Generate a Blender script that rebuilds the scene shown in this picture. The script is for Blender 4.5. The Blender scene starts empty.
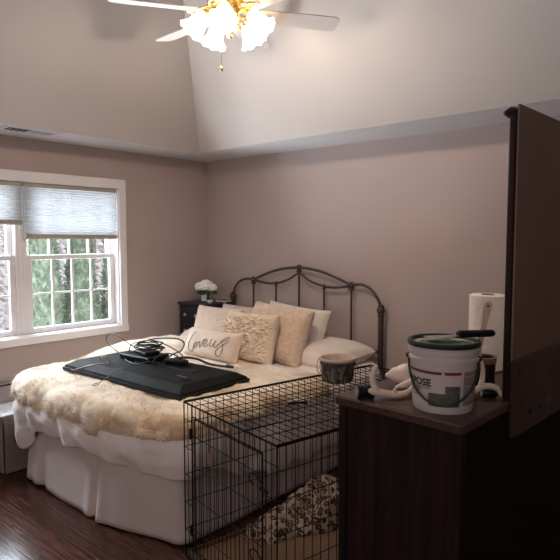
import bpy, math, random
from mathutils import Vector, Matrix, noise
R = math.radians
PI = math.pi
random.seed(7)
scene = bpy.context.scene
COL = scene.collection

# ------------------------------------------------------------------ materials
def new_mat(name):
    m = bpy.data.materials.new(name); m.use_nodes = True
    nt = m.node_tree
    for n in list(nt.nodes): nt.nodes.remove(n)
    out = nt.nodes.new('ShaderNodeOutputMaterial')
    return m, nt, out

def mat(name, c1, c2=None, rough=.6, scale=20., metal=0., bump=0., bscale=None, stretch=None, spec=.5, sheen=0., detail=6., coat=0., ramp=(.35, .65)):
    """principled surface with a noise-driven colour and bump"""
    m, nt, out = new_mat(name)
    N, L = nt.nodes, nt.links
    b = N.new('ShaderNodeBsdfPrincipled'); L.new(b.outputs[0], out.inputs[0])
    b.inputs['Roughness'].default_value = rough; b.inputs['Metallic'].default_value = metal
    b.inputs['Specular IOR Level'].default_value = spec
    if sheen: b.inputs['Sheen Weight'].default_value = sheen
    if coat: b.inputs['Coat Weight'].default_value = coat
    tc = N.new('ShaderNodeTexCoord'); mp = N.new('ShaderNodeMapping')
    L.new(tc.outputs['Object'], mp.inputs[0])
    if stretch: mp.inputs['Scale'].default_value = stretch
    nz = N.new('ShaderNodeTexNoise'); nz.inputs['Scale'].default_value = scale; nz.inputs['Detail'].default_value = detail
    L.new(mp.outputs[0], nz.inputs[0])
    cr = N.new('ShaderNodeValToRGB'); e = cr.color_ramp.elements
    e[0].position, e[1].position = ramp
    e[0].color = (*c1, 1); e[1].color = (*(c2 or c1), 1)
    L.new(nz.outputs[0], cr.inputs[0]); L.new(cr.outputs[0], b.inputs['Base Color'])
    if bump:
        nb = N.new('ShaderNodeTexNoise'); nb.inputs['Scale'].default_value = bscale or scale * 4; nb.inputs['Detail'].default_value = 4
        L.new(mp.outputs[0], nb.inputs[0])
        bp = N.new('ShaderNodeBump'); bp.inputs['Strength'].default_value = bump; bp.inputs['Distance'].default_value = .01
        L.new(nb.outputs[0], bp.inputs['Height']); L.new(bp.outputs[0], b.inputs['Normal'])
    return m

def floor_mat():
    m, nt, out = new_mat('dark cherry planks'); N, L = nt.nodes, nt.links
    b = N.new('ShaderNodeBsdfPrincipled'); L.new(b.outputs[0], out.inputs[0]); b.inputs['Specular IOR Level'].default_value = .32
    tc = N.new('ShaderNodeTexCoord')
    br = N.new('ShaderNodeTexBrick'); br.offset = .37; br.inputs['Scale'].default_value = 1.
    br.inputs['Brick Width'].default_value = 1.1; br.inputs['Row Height'].default_value = .085
    br.inputs['Mortar Size'].default_value = .0018; br.inputs['Bias'].default_value = -.1
    br.inputs['Color1'].default_value = (.050, .019, .014, 1); br.inputs['Color2'].default_value = (.105, .040, .026, 1)
    br.inputs['Mortar'].default_value = (.012, .006, .005, 1)
    L.new(tc.outputs['Object'], br.inputs[0])
    mp = N.new('ShaderNodeMapping'); mp.inputs['Scale'].default_value = (1.6, 26, 1); L.new(tc.outputs['Object'], mp.inputs[0])
    nz = N.new('ShaderNodeTexNoise'); nz.inputs['Scale'].default_value = 3; nz.inputs['Detail'].default_value = 8; nz.inputs['Distortion'].default_value = .6
    L.new(mp.outputs[0], nz.inputs[0])
    cr = N.new('ShaderNodeValToRGB'); cr.color_ramp.elements[0].position = .35; cr.color_ramp.elements[1].position = .68
    cr.color_ramp.elements[0].color = (.35, .33, .33, 1); cr.color_ramp.elements[1].color = (1.15, 1.1, 1.1, 1)
    L.new(nz.outputs[0], cr.inputs[0])
    mx = N.new('ShaderNodeMix'); mx.data_type = 'RGBA'; mx.blend_type = 'MULTIPLY'; mx.inputs[0].default_value = 1
    L.new(br.outputs['Color'], mx.inputs[6]); L.new(cr.outputs[0], mx.inputs[7]); L.new(mx.outputs[2], b.inputs['Base Color'])
    rr = N.new('ShaderNodeMapRange'); rr.inputs[3].default_value = .13; rr.inputs[4].default_value = .26
    L.new(nz.outputs[0], rr.inputs[0]); L.new(rr.outputs[0], b.inputs['Roughness'])
    bp = N.new('ShaderNodeBump'); bp.inputs['Strength'].default_value = .25; bp.inputs['Distance'].default_value = .002
    L.new(nz.outputs[0], bp.inputs['Height']); L.new(bp.outputs[0], b.inputs['Normal'])
    return m

def wood_mat(name, c1, c2, rough=.45, axis='z', spec=.5):
    s = {'x': (1.2, 22, 22), 'y': (22, 1.2, 22), 'z': (22, 22, 1.2)}[axis]
    return mat(name, c1, c2, rough=rough, scale=1.6, stretch=s, bump=.12, bscale=2.2, detail=8, ramp=(.3, .7), spec=spec)

def glass_mat(name='clear pane', gloss=.5):
    m, nt, out = new_mat(name); N, L = nt.nodes, nt.links
    tr = N.new('ShaderNodeBsdfTransparent'); tr.inputs[0].default_value = (.96, .98, .98, 1)
    gl = N.new('ShaderNodeBsdfGlossy'); gl.inputs['Roughness'].default_value = .02
    fr = N.new('ShaderNodeFresnel'); fr.inputs[0].default_value = 1.45
    mu = N.new('ShaderNodeMath'); mu.operation = 'MULTIPLY'; mu.inputs[1].default_value = gloss
    mx = N.new('ShaderNodeMixShader')
    ge = N.new('ShaderNodeNewGeometry'); iv = N.new('ShaderNodeMath'); iv.operation = 'SUBTRACT'; iv.inputs[0].default_value = 1; iv.use_clamp = True
    m2 = N.new('ShaderNodeMath'); m2.operation = 'MULTIPLY'
    L.new(ge.outputs['Backfacing'], iv.inputs[1]); L.new(fr.outputs[0], mu.inputs[0]); L.new(mu.outputs[0], m2.inputs[0]); L.new(iv.outputs[0], m2.inputs[1]); L.new(m2.outputs[0], mx.inputs[0]); L.new(tr.outputs[0], mx.inputs[1]); L.new(gl.outputs[0], mx.inputs[2])
    L.new(mx.outputs[0], out.inputs[0]); return m

def translucent_mat(name, col, k=.55, pleat=0., emit=None, transp=0.):
    m, nt, out = new_mat(name); N, L = nt.nodes, nt.links
    d = N.new('ShaderNodeBsdfDiffuse'); t = N.new('ShaderNodeBsdfTranslucent')
    tc = N.new('ShaderNodeTexCoord'); nz = N.new('ShaderNodeTexNoise'); nz.inputs['Scale'].default_value = 9
    L.new(tc.outputs['Object'], nz.inputs[0])
    cr = N.new('ShaderNodeValToRGB'); cr.color_ramp.elements[0].color = (*[c * .92 for c in col], 1); cr.color_ramp.elements[1].color = (*col, 1)
    L.new(nz.outputs[0], cr.inputs[0]); L.new(cr.outputs[0], d.inputs[0]); L.new(cr.outputs[0], t.inputs[0])
    mx = N.new('ShaderNodeMixShader'); mx.inputs[0].default_value = k
    L.new(d.outputs[0], mx.inputs[1]); L.new(t.outputs[0], mx.inputs[2]); last = mx
    if transp:
        tp = N.new('ShaderNodeBsdfTransparent'); m2 = N.new('ShaderNodeMixShader'); m2.inputs[0].default_value = transp
        L.new(last.outputs[0], m2.inputs[1]); L.new(tp.outputs[0], m2.inputs[2]); last = m2
    if emit:
        em = N.new('ShaderNodeEmission'); em.inputs[0].default_value = (*emit[0], 1); em.inputs[1].default_value = emit[1]
        ad = N.new('ShaderNodeAddShader'); L.new(last.outputs[0], ad.inputs[0]); L.new(em.outputs[0], ad.inputs[1]); last = ad
    L.new(last.outputs[0], out.inputs[0]); return m

def leopard_mat():
    m, nt, out = new_mat('spotted plush'); N, L = nt.nodes, nt.links
    b = N.new('ShaderNodeBsdfPrincipled'); b.inputs['Roughness'].default_value = .95; L.new(b.outputs[0], out.inputs[0])
    tc = N.new('ShaderNodeTexCoord'); nz = N.new('ShaderNodeTexNoise'); nz.inputs['Scale'].default_value = 14
    L.new(tc.outputs['Object'], nz.inputs[0])
    mx = N.new('ShaderNodeMix'); mx.data_type = 'RGBA'; mx.inputs[0].default_value = .06
    L.new(tc.outputs['Object'], mx.inputs[6]); L.new(nz.outputs['Color'], mx.inputs[7])
    vo = N.new('ShaderNodeTexVoronoi'); vo.inputs['Scale'].default_value = 36; L.new(mx.outputs[2], vo.inputs[0])
    cr = N.new('ShaderNodeValToRGB'); cr.color_ramp.interpolation = 'EASE'
    e = cr.color_ramp.elements; e[0].position = 0; e[0].color = (.20, .11, .06, 1); e[1].position = 1; e[1].color = (.25, .19, .14, 1)
    for p, c in ((.20, (.24, .12, .055)), (.27, (.014, .010, .010)), (.46, (.016, .012, .012)), (.56, (.24, .18, .14))):
        x = e.new(p); x.color = (*c, 1)
    L.new(vo.outputs['Distance'], cr.inputs[0]); L.new(cr.outputs[0], b.inputs['Base Color']); return m

def bark_mat():
    m, nt, out = new_mat('birch bark'); N, L = nt.nodes, nt.links
    b = N.new('ShaderNodeBsdfPrincipled'); b.inputs['Roughness'].default_value = .8; L.new(b.outputs[0], out.inputs[0])
    tc = N.new('ShaderNodeTexCoord'); mp = N.new('ShaderNodeMapping'); mp.inputs['Scale'].default_value = (1, 1, .45); L.new(tc.outputs['Object'], mp.inputs[0])
    nz = N.new('ShaderNodeTexNoise'); nz.inputs['Scale'].default_value = 65; nz.inputs['Detail'].default_value = 7; L.new(mp.outputs[0], nz.inputs[0])
    cr = N.new('ShaderNodeValToRGB'); e = cr.color_ramp.elements
    e[0].position = .42; e[0].color = (.035, .026, .022, 1); e[1].position = .62; e[1].color = (.26, .205, .16, 1)
    L.new(nz.outputs[0], cr.inputs[0]); L.new(cr.outputs[0], b.inputs['Base Color'])
    bp = N.new('ShaderNodeBump'); bp.inputs['Strength'].default_value = .6; bp.inputs['Distance'].default_value = .006
    L.new(nz.outputs[0], bp.inputs['Height']); L.new(bp.outputs[0], b.inputs['Normal']); return m

M = {}
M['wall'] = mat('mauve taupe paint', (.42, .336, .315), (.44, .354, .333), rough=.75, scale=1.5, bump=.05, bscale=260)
M['dimwall'] = mat('wall paint dimmed for shade', (.13, .10, .095), rough=.9, scale=2)  # wall paint darkened on the unseen walls to keep the camera side in shade
M['ceil'] = mat('warm white ceiling paint', (.51, .455, .425), (.525, .47, .44), rough=.85, scale=1.2, bump=.04, bscale=200)
M['soffit'] = mat('white soffit paint', (.63, .60, .60), (.66, .63, .63), rough=.8, scale=1.2)
M['floor'] = floor_mat()
M['trim'] = mat('white window paint', (.74, .72, .74), (.80, .78, .80), rough=.4, scale=3)
M['glass'] = glass_mat()
M['vase_glass'] = glass_mat('vase glass', 1.2)
M['shade'] = translucent_mat('cellular shade cloth', (.56, .565, .575), .5)
M['rail'] = mat('beige shade rail', (.34, .30, .25), (.38, .34, .29), rough=.5)
M['cord'] = mat('white cord', (.7, .7, .7), rough=.6)
M['iron'] = mat('dark bronze iron', (.050, .032, .027), (.080, .052, .044), rough=.45, scale=40, metal=.3)
M['linen'] = mat('white cotton', (.70, .62, .57), (.76, .68, .63), rough=.9, scale=8, bump=.25, bscale=45, sheen=.2)
M['duvet'] = mat('off white duvet cotton', (.74, .66, .63), (.80, .73, .69), rough=.9, scale=5, bump=.35, bscale=26, sheen=.2)
M['skirt'] = mat('pale grey bed skirt', (.50, .425, .405), (.56, .48, .46), rough=.9, scale=4, bump=.12, bscale=90)
M['fur'] = mat('cream faux fur', (.47, .32, .19), (.72, .60, .46), rough=.95, scale=4.2, sheen=.5, ramp=(.36, .58))
M['cream'] = mat('cream pillow linen', (.63, .50, .405), (.69, .555, .46), rough=.9, scale=10, bump=.2, bscale=120, sheen=.2)
M['ivory'] = mat('ivory rosette cloth', (.72, .58, .45), (.79, .66, .53), rough=.9, scale=14, bump=.3, bscale=90)
M['tan'] = mat('tan plush', (.60, .44, .33), (.70, .54, .42), rough=.95, scale=30, bump=.5, bscale=150, sheen=.4)
M['ink'] = mat('charcoal ink', (.085, .070, .065), rough=.8)
M['tvblack'] = mat('matte black plastic', (.0055, .005, .005), (.008, .0075, .0075), rough=.65, scale=30, spec=.10)
M['gloss'] = mat('shiny black plastic', (.005, .005, .0055), rough=.4, spec=.2)
M['cable'] = mat('black rubber cable', (.008, .008, .009), rough=.5)
M['wire'] = mat('thin steel rod', (.16, .13, .11), (.24, .2, .17), rough=.35, metal=.9)
M['cratewire'] = mat('black coated wire', (.006, .005, .006), (.009, .007, .008), rough=.65, spec=.15)
M['tray'] = mat('brown crate tray', (.085, .045, .026), (.12, .064, .037), rough=.55, scale=5)
M['tag'] = mat('brown leather tag', (.16, .085, .06), rough=.7)
M['leopard'] = leopard_mat()
M['bark'] = bark_mat()
M['liner'] = mat('cream basket lining', (.46, .37, .30), (.54, .44, .36), rough=.8, scale=30)
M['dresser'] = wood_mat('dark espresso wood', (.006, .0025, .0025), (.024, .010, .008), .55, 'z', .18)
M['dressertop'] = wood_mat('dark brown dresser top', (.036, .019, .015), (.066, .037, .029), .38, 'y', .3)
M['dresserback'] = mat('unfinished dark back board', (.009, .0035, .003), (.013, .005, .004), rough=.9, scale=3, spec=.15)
M['mirrorback'] = mat('brown mirror back board', (.165, .10, .073), (.18, .11, .081), rough=.75, scale=2)
M['board'] = mat('reddish brown support board', (.040, .018, .014), (.055, .026, .020), rough=.55, scale=4)
M['hole'] = mat('screw hole dark', (.003, .002, .002), rough=.9)
M['print'] = mat('label print', (.02, .018, .018), rough=.6)
M['holelabel'] = mat('faded board sticker', (.10, .075, .07), rough=.7)
M['mirror'] = mat('mirror silver', (.85, .85, .85), rough=.03, metal=1.)
M['knob'] = mat('brushed nickel', (.55, .55, .55), rough=.3, metal=1.)
M['bucket'] = mat('white bucket plastic', (.50, .44, .43), (.54, .48, .47), rough=.4, scale=5)
M['lid'] = mat('dark green lid plastic', (.007, .015, .011), (.010, .021, .015), rough=.4, scale=5)
M['red'] = mat('label red', (.16, .016, .016), rough=.5)
M['lblgreen'] = mat('label grey green', (.040, .050, .045), (.10, .10, .09), rough=.5, scale=26)
M['lblpink'] = mat('label grey panel', (.22, .17, .165), (.26, .205, .2), rough=.5, scale=10)
M['lblwhite'] = mat('label white', (.50, .44, .43), rough=.5)
M['plaster'] = mat('dried joint compound', (.30, .34, .27), (.04, .07, .05), rough=.8, scale=24)
M['steel'] = mat('knife steel', (.4, .4, .38), rough=.35, metal=.9)
M['paper'] = mat('paper towel', (.74, .66, .61), (.80, .72, .67), rough=.95, scale=30, bump=.5, bscale=70)
M['brushwood'] = wood_mat('pale brush handle wood', (.38, .27, .18), (.5, .37, .26), .5, 'z')
M['cup'] = mat('dark glazed mug', (.016, .010, .010), (.024, .015, .014), rough=.3, scale=12)
M['copper'] = mat('copper brown rim', (.30, .17, .11), (.36, .21, .14), rough=.4, metal=.5)
M['bone'] = mat('antler bone', (.56, .44, .36), (.68, .56, .47), rough=.5, scale=16, bump=.2, bscale=50)
M['ceramic'] = mat('white smooth ornament', (.66, .52, .46), (.72, .58, .52), rough=.45, scale=4)
M['black_chest'] = mat('black painted wood', (.012, .012, .016), (.018, .018, .023), rough=.3, scale=8)
M['petal'] = mat('white petals', (.88, .87, .86), (.93, .92, .91), rough=.8, scale=20, sheen=.2)
M['leaf'] = mat('dark leaf', (.04, .07, .03), (.07, .11, .05), rough=.6)
M['fanwhite'] = mat('white fan blade', (.62, .57, .54), (.66, .61, .58), rough=.45, scale=4)
M['brass'] = mat('polished brass', (.85, .68, .36), (.90, .74, .42), rough=.25, scale=10, metal=1.)
M['frost'] = translucent_mat('frosted bell glass', (.95, .90, .82), .6, emit=((1., .80, .55), .7))
M['bulb'] = translucent_mat('lit bulb', (.9, .85, .8), .5, emit=((1., .82, .58), 14.))
M['heater'] = mat('baseboard heater enamel', (.30, .27, .27), rough=.5)
M['dark'] = mat('dark slot', (.012, .011, .013), rough=.8)
M['grey'] = mat('grey metal', (.30, .32, .35), rough=.5, metal=.2)
M['card'] = mat('grey brown cardboard', (.22, .165, .145), (.26, .195, .17), rough=.85, scale=6)
M['whitepaper'] = mat('white sheet', (.80, .80, .84), rough=.6)
M['ever'] = mat('arborvitae green', (.13, .17, .115), (.29, .34, .25), rough=.8, scale=9, detail=8)
M['ever2'] = mat('arborvitae sprays', (.19, .25, .17), (.36, .43, .32), rough=.8, scale=5)
M['barktree'] = mat('grey bare bark', (.20, .145, .135), (.36, .28, .26), rough=.9, scale=12)
M['ground'] = mat('leaf litter ground', (.20, .14, .13), (.66, .58, .57), rough=.95, scale=7, detail=10)

# ------------------------------------------------------------------ mesh builder
class MB:
    def __init__(s): s.v = []; s.f = []; s.mi = []; s.cur = 0
    def add(s, vs, fs):
        o = len(s.v); s.v += [tuple(v) for v in vs]
        for f in fs: s.f.append(tuple(i + o for i in f)); s.mi.append(s.cur)
        return s
    def box(s, x0, x1, y0, y1, z0, z1, mtx=None):
        vs = [Vector((x, y, z)) for z in (z0, z1) for y in (y0, y1) for x in (x0, x1)]
        if mtx: vs = [mtx @ v for v in vs]
        return s.add(vs, [(0, 2, 3, 1), (4, 5, 7, 6), (0, 1, 5, 4), (2, 6, 7, 3), (0, 4, 6, 2), (1, 3, 7, 5)])
    def bbox(s, x0, x1, y0, y1, z0, z1, b=.005, mtx=None):
        """box with chamfered vertical and top/bottom edges"""
        b = min(b, (x1-x0)*.45, (y1-y0)*.45, (z1-z0)*.45)
        def ring(i, z):
            X0, X1, Y0, Y1 = x0+i, x1-i, y0+i, y1-i
            return [(X0+b, Y0, z), (X1-b, Y0, z), (X1, Y0+b, z), (X1, Y1-b, z), (X1-b, Y1, z), (X0+b, Y1, z), (X0, Y1-b, z), (X0, Y0+b, z)]
        rs = [ring(b, z0), ring(0, z0+b), ring(0, z1-b), ring(b, z1)]
        vs = [Vector(p) for r in rs for p in r]
        if mtx: vs = [mtx @ v for v in vs]
        fs = [tuple(range(7, -1, -1)), tuple(range(24, 32))]
        for k in range(3):
            for i in range(8): j = (i+1) % 8; fs.append((k*8+i, k*8+j, k*8+8+j, k*8+8+i))
        return s.add(vs, fs)
    def tube(s, pts, r, n=8, cap=True, closed=False):
        P = [Vector(p) for p in pts]; m = len(P)
        rad = r if isinstance(r, (list, tuple)) else [r] * m
        up = None; vs = []; fs = []
        for i in range(m):
            a = P[(i-1) % m] if (closed or i > 0) else P[i]; b = P[(i+1) % m] if (closed or i < m-1) else P[i]
            t = (b - a)
            if t.length < 1e-9: t = Vector((0, 0, 1))
            t.normalize()
            if up is None:
                up = Vector((0, 0, 1)) if abs(t.z) < .9 else Vector((1, 0, 0))
            x = up - t * up.dot(t)
            if x.length < 1e-6: x = t.orthogonal()
            x.normalize(); up = x; y = t.cross(x)
            for k in range(n):
                an = 2*PI*k/n; vs.append(P[i] + (x*math.cos(an) + y*math.sin(an)) * rad[i])
        for i in range(m if closed else m-1):
            for k in range(n):
                a = i*n+k; b = i*n+(k+1) % n; c = ((i+1) % m)*n+(k+1) % n; d = ((i+1) % m)*n+k
                fs.append((a, b, c, d))
        if cap and not closed:
            fs.append(tuple(range(n-1, -1, -1))); fs.append(tuple(range((m-1)*n, m*n)))
        return s.add(vs, fs)
    def lathe(s, prof, n=24, mtx=None, capb=True, capt=True):
        vs = []; fs = []
        for (r, z) in prof:
            for k in range(n): a = 2*PI*k/n; vs.append(Vector((r*math.cos(a), r*math.sin(a), z)))
        if mtx: vs = [mtx @ v for v in vs]
        for i in range(len(prof)-1):
            for k in range(n): fs.append((i*n+k, i*n+(k+1) % n, (i+1)*n+(k+1) % n, (i+1)*n+k))
        if capb: fs.append(tuple(range(n-1, -1, -1)))
        if capt: fs.append(tuple(range((len(prof)-1)*n, len(prof)*n)))
        return s.add(vs, fs)
    def ball(s, c, r, n=12, m=8, sq=(1, 1, 1)):
        pr = [(max(1e-4, math.sin(PI*i/m)), -math.cos(PI*i/m)) for i in range(m+1)]
        return s.lathe(pr, n, Matrix.Translation(c) @ Matrix.Diagonal((r*sq[0], r*sq[1], r*sq[2], 1)), False, False)
    def grid(s, fn, nu, nv, cu=False):
        vs = [fn(i/nu, j/nv) for j in range(nv+1) for i in range(nu if cu else nu+1)]
        w = nu if cu else nu+1; fs = []
        for j in range(nv):
            for i in range(nu): fs.append((j*w+i, j*w+(i+1) % w, (j+1)*w+(i+1) % w, (j+1)*w+i))
        return s.add(vs, fs)
    def build(s, name, m, parent=None, smooth=False, auto=None, loc=None, rz=0):
        me = bpy.data.meshes.new(name); me.from_pydata(s.v, [], s.f)
        ms = m if isinstance(m, (list, tuple)) else [m]
        for k in ms: me.materials.append(k)
        if len(ms) > 1: me.polygons.foreach_set('material_index', s.mi)
        if smooth: me.polygons.foreach_set('use_smooth', [True]*len(me.polygons))
        me.update()
        if smooth and auto is not None: me.set_sharp_from_angle(angle=R(auto))
        o = bpy.data.objects.new(name, me); COL.objects.link(o)
        if parent: o.parent = parent
        if loc: o.location = loc
        if rz: o.rotation_euler[2] = rz
        return o

def tag(o, label, cat, group=None, kind=None):
    o['label'] = label; o['category'] = cat
    if group: o['group'] = group
    if kind: o['kind'] = kind
    return o
def struct(o): o['kind'] = 'structure'; return o
def thing(name, label, cat, loc=(0, 0, 0), rz=0, group=None):
    o = bpy.data.objects.new(name, None); o.empty_display_size = .1; COL.objects.link(o)
    o.location = loc; o.rotation_euler[2] = rz
    return tag(o, label, cat, group)
def spline(pts, n=8, closed=False):
    P = [Vector(p) for p in pts]; out = []; m = len(P)
    g = (lambda i: P[i % m]) if closed else (lambda i: P[max(0, min(m-1, i))])
    for i in range(m if closed else m-1):
        p0, p1, p2, p3 = g(i-1), g(i), g(i+1), g(i+2)
        for k in range(n):
            t = k/n; t2 = t*t; t3 = t2*t
            out.append(.5*((2*p1) + (p2-p0)*t + (2*p0-5*p1+4*p2-p3)*t2 + (3*p1-p0-3*p2+p3)*t3))
    if not closed: out.append(P[-1])
    return out
def lerp(a, b, t): return a + (b-a)*t
def sstep(x): x = max(0., min(1., x)); return x*x*(3-2*x)
def nz(x, y, z, s=1.): return noise.noise(Vector((x*s, y*s, z*s)))

# ------------------------------------------------------------------ room shell
XL, YB, XR, YF = -4.263, 3.8, 1.7, -2.2      # wall planes
ZC = 2.352                                   # soffit height
IX0, IY1, IX1, IY0 = -3.834, 3.335, 1.27, -1.77
TS, TR_ = .8, 1.36                           # slope of the tray and its run
struct(MB().box(XL-.15, XR+.15, YF-.15, YB+.15, -.12, 0).build('floor', M['floor']))
WY0, WY1, WZ0, WZ1 = 1.075, 2.79, .845, 2.045    # rough window opening
struct(MB().box(XL-.15, XL, YF-.15, WY0, 0, 2.6).box(XL-.15, XL, WY1, YB+.15, 0, 2.6)
       .box(XL-.15, XL, WY0, WY1, 0, WZ0).box(XL-.15, XL, WY0, WY1, WZ1, 2.6).build('wall_left', M['wall']))
struct(MB().box(XL-.15, XR+.15, YB, YB+.15, 0, 2.6).build('wall_back', M['wall']))
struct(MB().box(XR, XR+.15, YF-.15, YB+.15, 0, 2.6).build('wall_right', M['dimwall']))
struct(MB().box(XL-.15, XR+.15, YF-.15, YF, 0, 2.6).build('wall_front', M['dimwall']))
c = MB()
o4 = [(XL-.05, YF-.05), (XR+.05, YF-.05), (XR+.05, YB+.05), (XL-.05, YB+.05)]
i4 = [(IX0, IY0), (IX1, IY0), (IX1, IY1), (IX0, IY1)]
t4 = [(IX0+TR_, IY0+TR_), (IX1-TR_, IY0+TR_), (IX1-TR_, IY1-TR_), (IX0+TR_, IY1-TR_)]
zt = ZC + TS*TR_
vs = [(*p, ZC) for p in o4] + [(*p, ZC) for p in i4] + [(*p, zt) for p in t4] + [(*p, zt+.25) for p in o4]
for k in range(4):
    j = (k+1) % 4
    c.cur = 1; c.add([vs[k], vs[j], vs[4+j], vs[4+k]], [(0, 3, 2, 1)])
    c.cur = 0; c.add([vs[4+k], vs[4+j], vs[8+j], vs[8+k]], [(0, 3, 2, 1)])
    c.add([vs[k], vs[j], vs[12+j], vs[12+k]], [(0, 1, 2, 3)])
c.add(vs[8:12], [(3, 2, 1, 0)]); c.add(vs[12:16], [(0, 1, 2, 3)])
struct(c.build('ceiling', [M['ceil'], M['soffit']]))
struct(MB().bbox(XL, XR, YB-.015, YB, 0, .11, .004).build('baseboard_back', M['trim']))
struct(MB().bbox(XL, XL+.015, YF, .2, 0, .11, .004).build('baseboard_left', M['trim']))

# window: double unit with casing, sashes, muntins and panes
win = struct(bpy.data.objects.new('window_1', None)); COL.objects.link(win); win.location = (XL, 1.957, WZ0)
wb = MB(); cw = .085
def wbx(mb, x0, x1, y0, y1, z0, z1, b=.004):
    mb.bbox(x0-XL, x1-XL, y0-1.957, y1-1.957, z0-WZ0, z1-WZ0, b)
xa, xb = XL-.002, XL+.022
Y0, Y1, Z0, Z1 = 1.065, 2.849, .80, 2.105
wbx(wb, xa, xb, Y0, Y0+.068, Z0, Z1); wbx(wb, xa, xb, Y1-.068, Y1, Z0, Z1)
wbx(wb, xa, xb+.002, Y0, Y1, Z1-.08, Z1); wbx(wb, xa, xb+.012, Y0, Y1, Z0, Z0+.06)
wb.build('casing', M['trim'], win)
jb = MB(); jx0, jx1 = XL-.15, XL+.004
wbx(jb, jx0, jx1, WY0-.004, WY0+.02, WZ0, WZ1); wbx(jb, jx0, jx1, WY1-.02, WY1+.004, WZ0, WZ1)
wbx(jb, jx0, jx1, WY0, WY1, WZ1-.02, WZ1+.004); wbx(jb, jx0, jx1+.01, WY0, WY1, WZ0-.004, WZ0+.022)
jb.build('jamb', M['trim'], win)
mu = MB(); wbx(mu, XL-.14, XL-.042, 1.918, 2.003, WZ0+.02, WZ1-.02); wbx(mu, XL-.14, XL-.036, 1.948, 1.973, WZ0+.02, WZ1-.02)
mu.build('mullion', M['trim'], win)
for (a, b_) in ((WY0+.021, 1.917), (2.004, WY1-.021)):
    # lower sash nearer the room, upper sash behind
    for nm, x, z0, z1, fr in (('lower_sash', XL-.055, WZ0+.022, 1.475, .042), ('upper_sash', XL-.10, 1.435, WZ1-.02, .04)):
        s = MB(); x0, x1 = x-.035, x
        wbx(s, x0, x1, a, a+fr, z0, z1); wbx(s, x0, x1, b_-fr, b_, z0, z1)
        wbx(s, x0+.002, x1-.001, a+fr-.004, b_-fr+.004, z0, z0+fr); wbx(s, x0+.002, x1-.001, a+fr-.004, b_-fr+.004, z1-fr*.9, z1)
        so = s.build(nm, M['trim'], win)
        g = MB(); g.box(x-.02-XL, x-.017-XL, a+fr*.8-1.957, b_-fr*.8-1.957, z0+fr*.8-WZ0, z1-fr*.8-WZ0)
        g.build('pane', M['glass'], so)
        q = MB()
        for k in (1, 2, 3):
            yy = lerp(a+fr, b_-fr, k/4); wbx(q, x-.028, x-.010, yy-.008, yy+.008, z0+fr*.7, z1-fr*.7, .002)
        zz = (z0+z1)/2; wbx(q, x-.027, x-.011, a+fr*.7, b_-fr*.7, zz-.007, zz+.007, .002)
        q.build('muntin', M['trim'], so)

# cellular shades
def cell_shade(y0, y1, zbot, label):
    t = thing('cellular_shade', label, 'window shade', (XL-.012, (y0+y1)/2, WZ1-.021), 0, 'cellular shades in the window')
    h = WZ1-.02-zbot; hw = (y1-y0)/2
    hr = MB(); hr.bbox(-.02, .02, -hw, hw, -.032, 0, .006); hr.build('headrail', M['rail'], t)
    n = max(4, int((h-.07)/.019)); pr = []
    for k in range(n+1):
        z = -.032-(h-.07)*k/n; pr.append((.011, z))
        if k < n: pr.append((.017, z-(h-.07)/n*.5))
    f = MB()
    for sgn in (1, -1):
        f.grid(lambda u, v, sgn=sgn: Vector((sgn*pr[int(round(v*(len(pr)-1)))][0], -hw+.004+u*(2*hw-.008), pr[int(round(v*(len(pr)-1)))][1])), 1, len(pr)-1)
    f.build('shade_fabric', M['shade'], t)
    br = MB(); br.bbox(-.022, .022, -hw, hw, -h, -h+.038, .008); br.build('bottom_rail', M['rail'], t)
    return t
cell_shade(1.098, 1.958, 1.705, 'white pleated shade drawn lower over left sash, cut by photo edge')['label'] = 'white pleated cellular shade over left sash, bottom rail higher'
s2 = cell_shade(1.972, 2.768, 1.60, 'white pleated cellular shade over right sash, hanging lower')
cd = MB(); cd.tube([(.024, -.40, -.01), (.026, -.401, -.2), (.025, -.399, -.40)], .0022, 6); cd.build('pull_cord', M['cord'], s2)

# vent in the soffit
t = thing('air_vent', 'flat ceiling air vent with dark slot in the soffit above window', 'vent', (-3.935, 1.88, ZC), 0)
MB().bbox(-.08, .08, -.19, .19, -.008, 0, .003).build('frame', M['soffit'], t)
b = MB(); b.bbox(-.05, .05, -.16, -.01, -.0095, -.004, .001); b.build('open_slot', M['dark'], t)
b = MB(); b.bbox(-.05, .05, .005, .16, -.0095, -.004, .001)
b.build('closed_slot', M['grey'], t)
for k in range(4):
    b = MB(); y = -.145+.04*k; b.bbox(-.05, .05, y, y+.006, -.012, -.0095, .001); b.build('louver', M['grey'], t)

# baseboard heater along the window wall
t = thing('baseboard_heater', 'long enamel baseboard heater on window wall behind box and bed', 'heater', (XL+.001, 1.2, 0), 0)
b = MB(); b.bbox(0, .055, -.9, 2.0, .38, .55, .008); b.build('cover', M['heater'], t)
b = MB(); b.bbox(.02, .058, -.88, 1.98, .525, .537, .002); b.build('top_slot', M['dark'], t)
b = MB(); b.bbox(0, .012, -.9, 2.0, 0.0, .39, .002); b.build('back_plate', M['heater'], t)
for y in (-.9, 1.97):
    b = MB(); b.bbox(.0, .06, y, y+.03, 0, .555, .004); b.build('end_cap', M['heater'], t)

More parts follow.
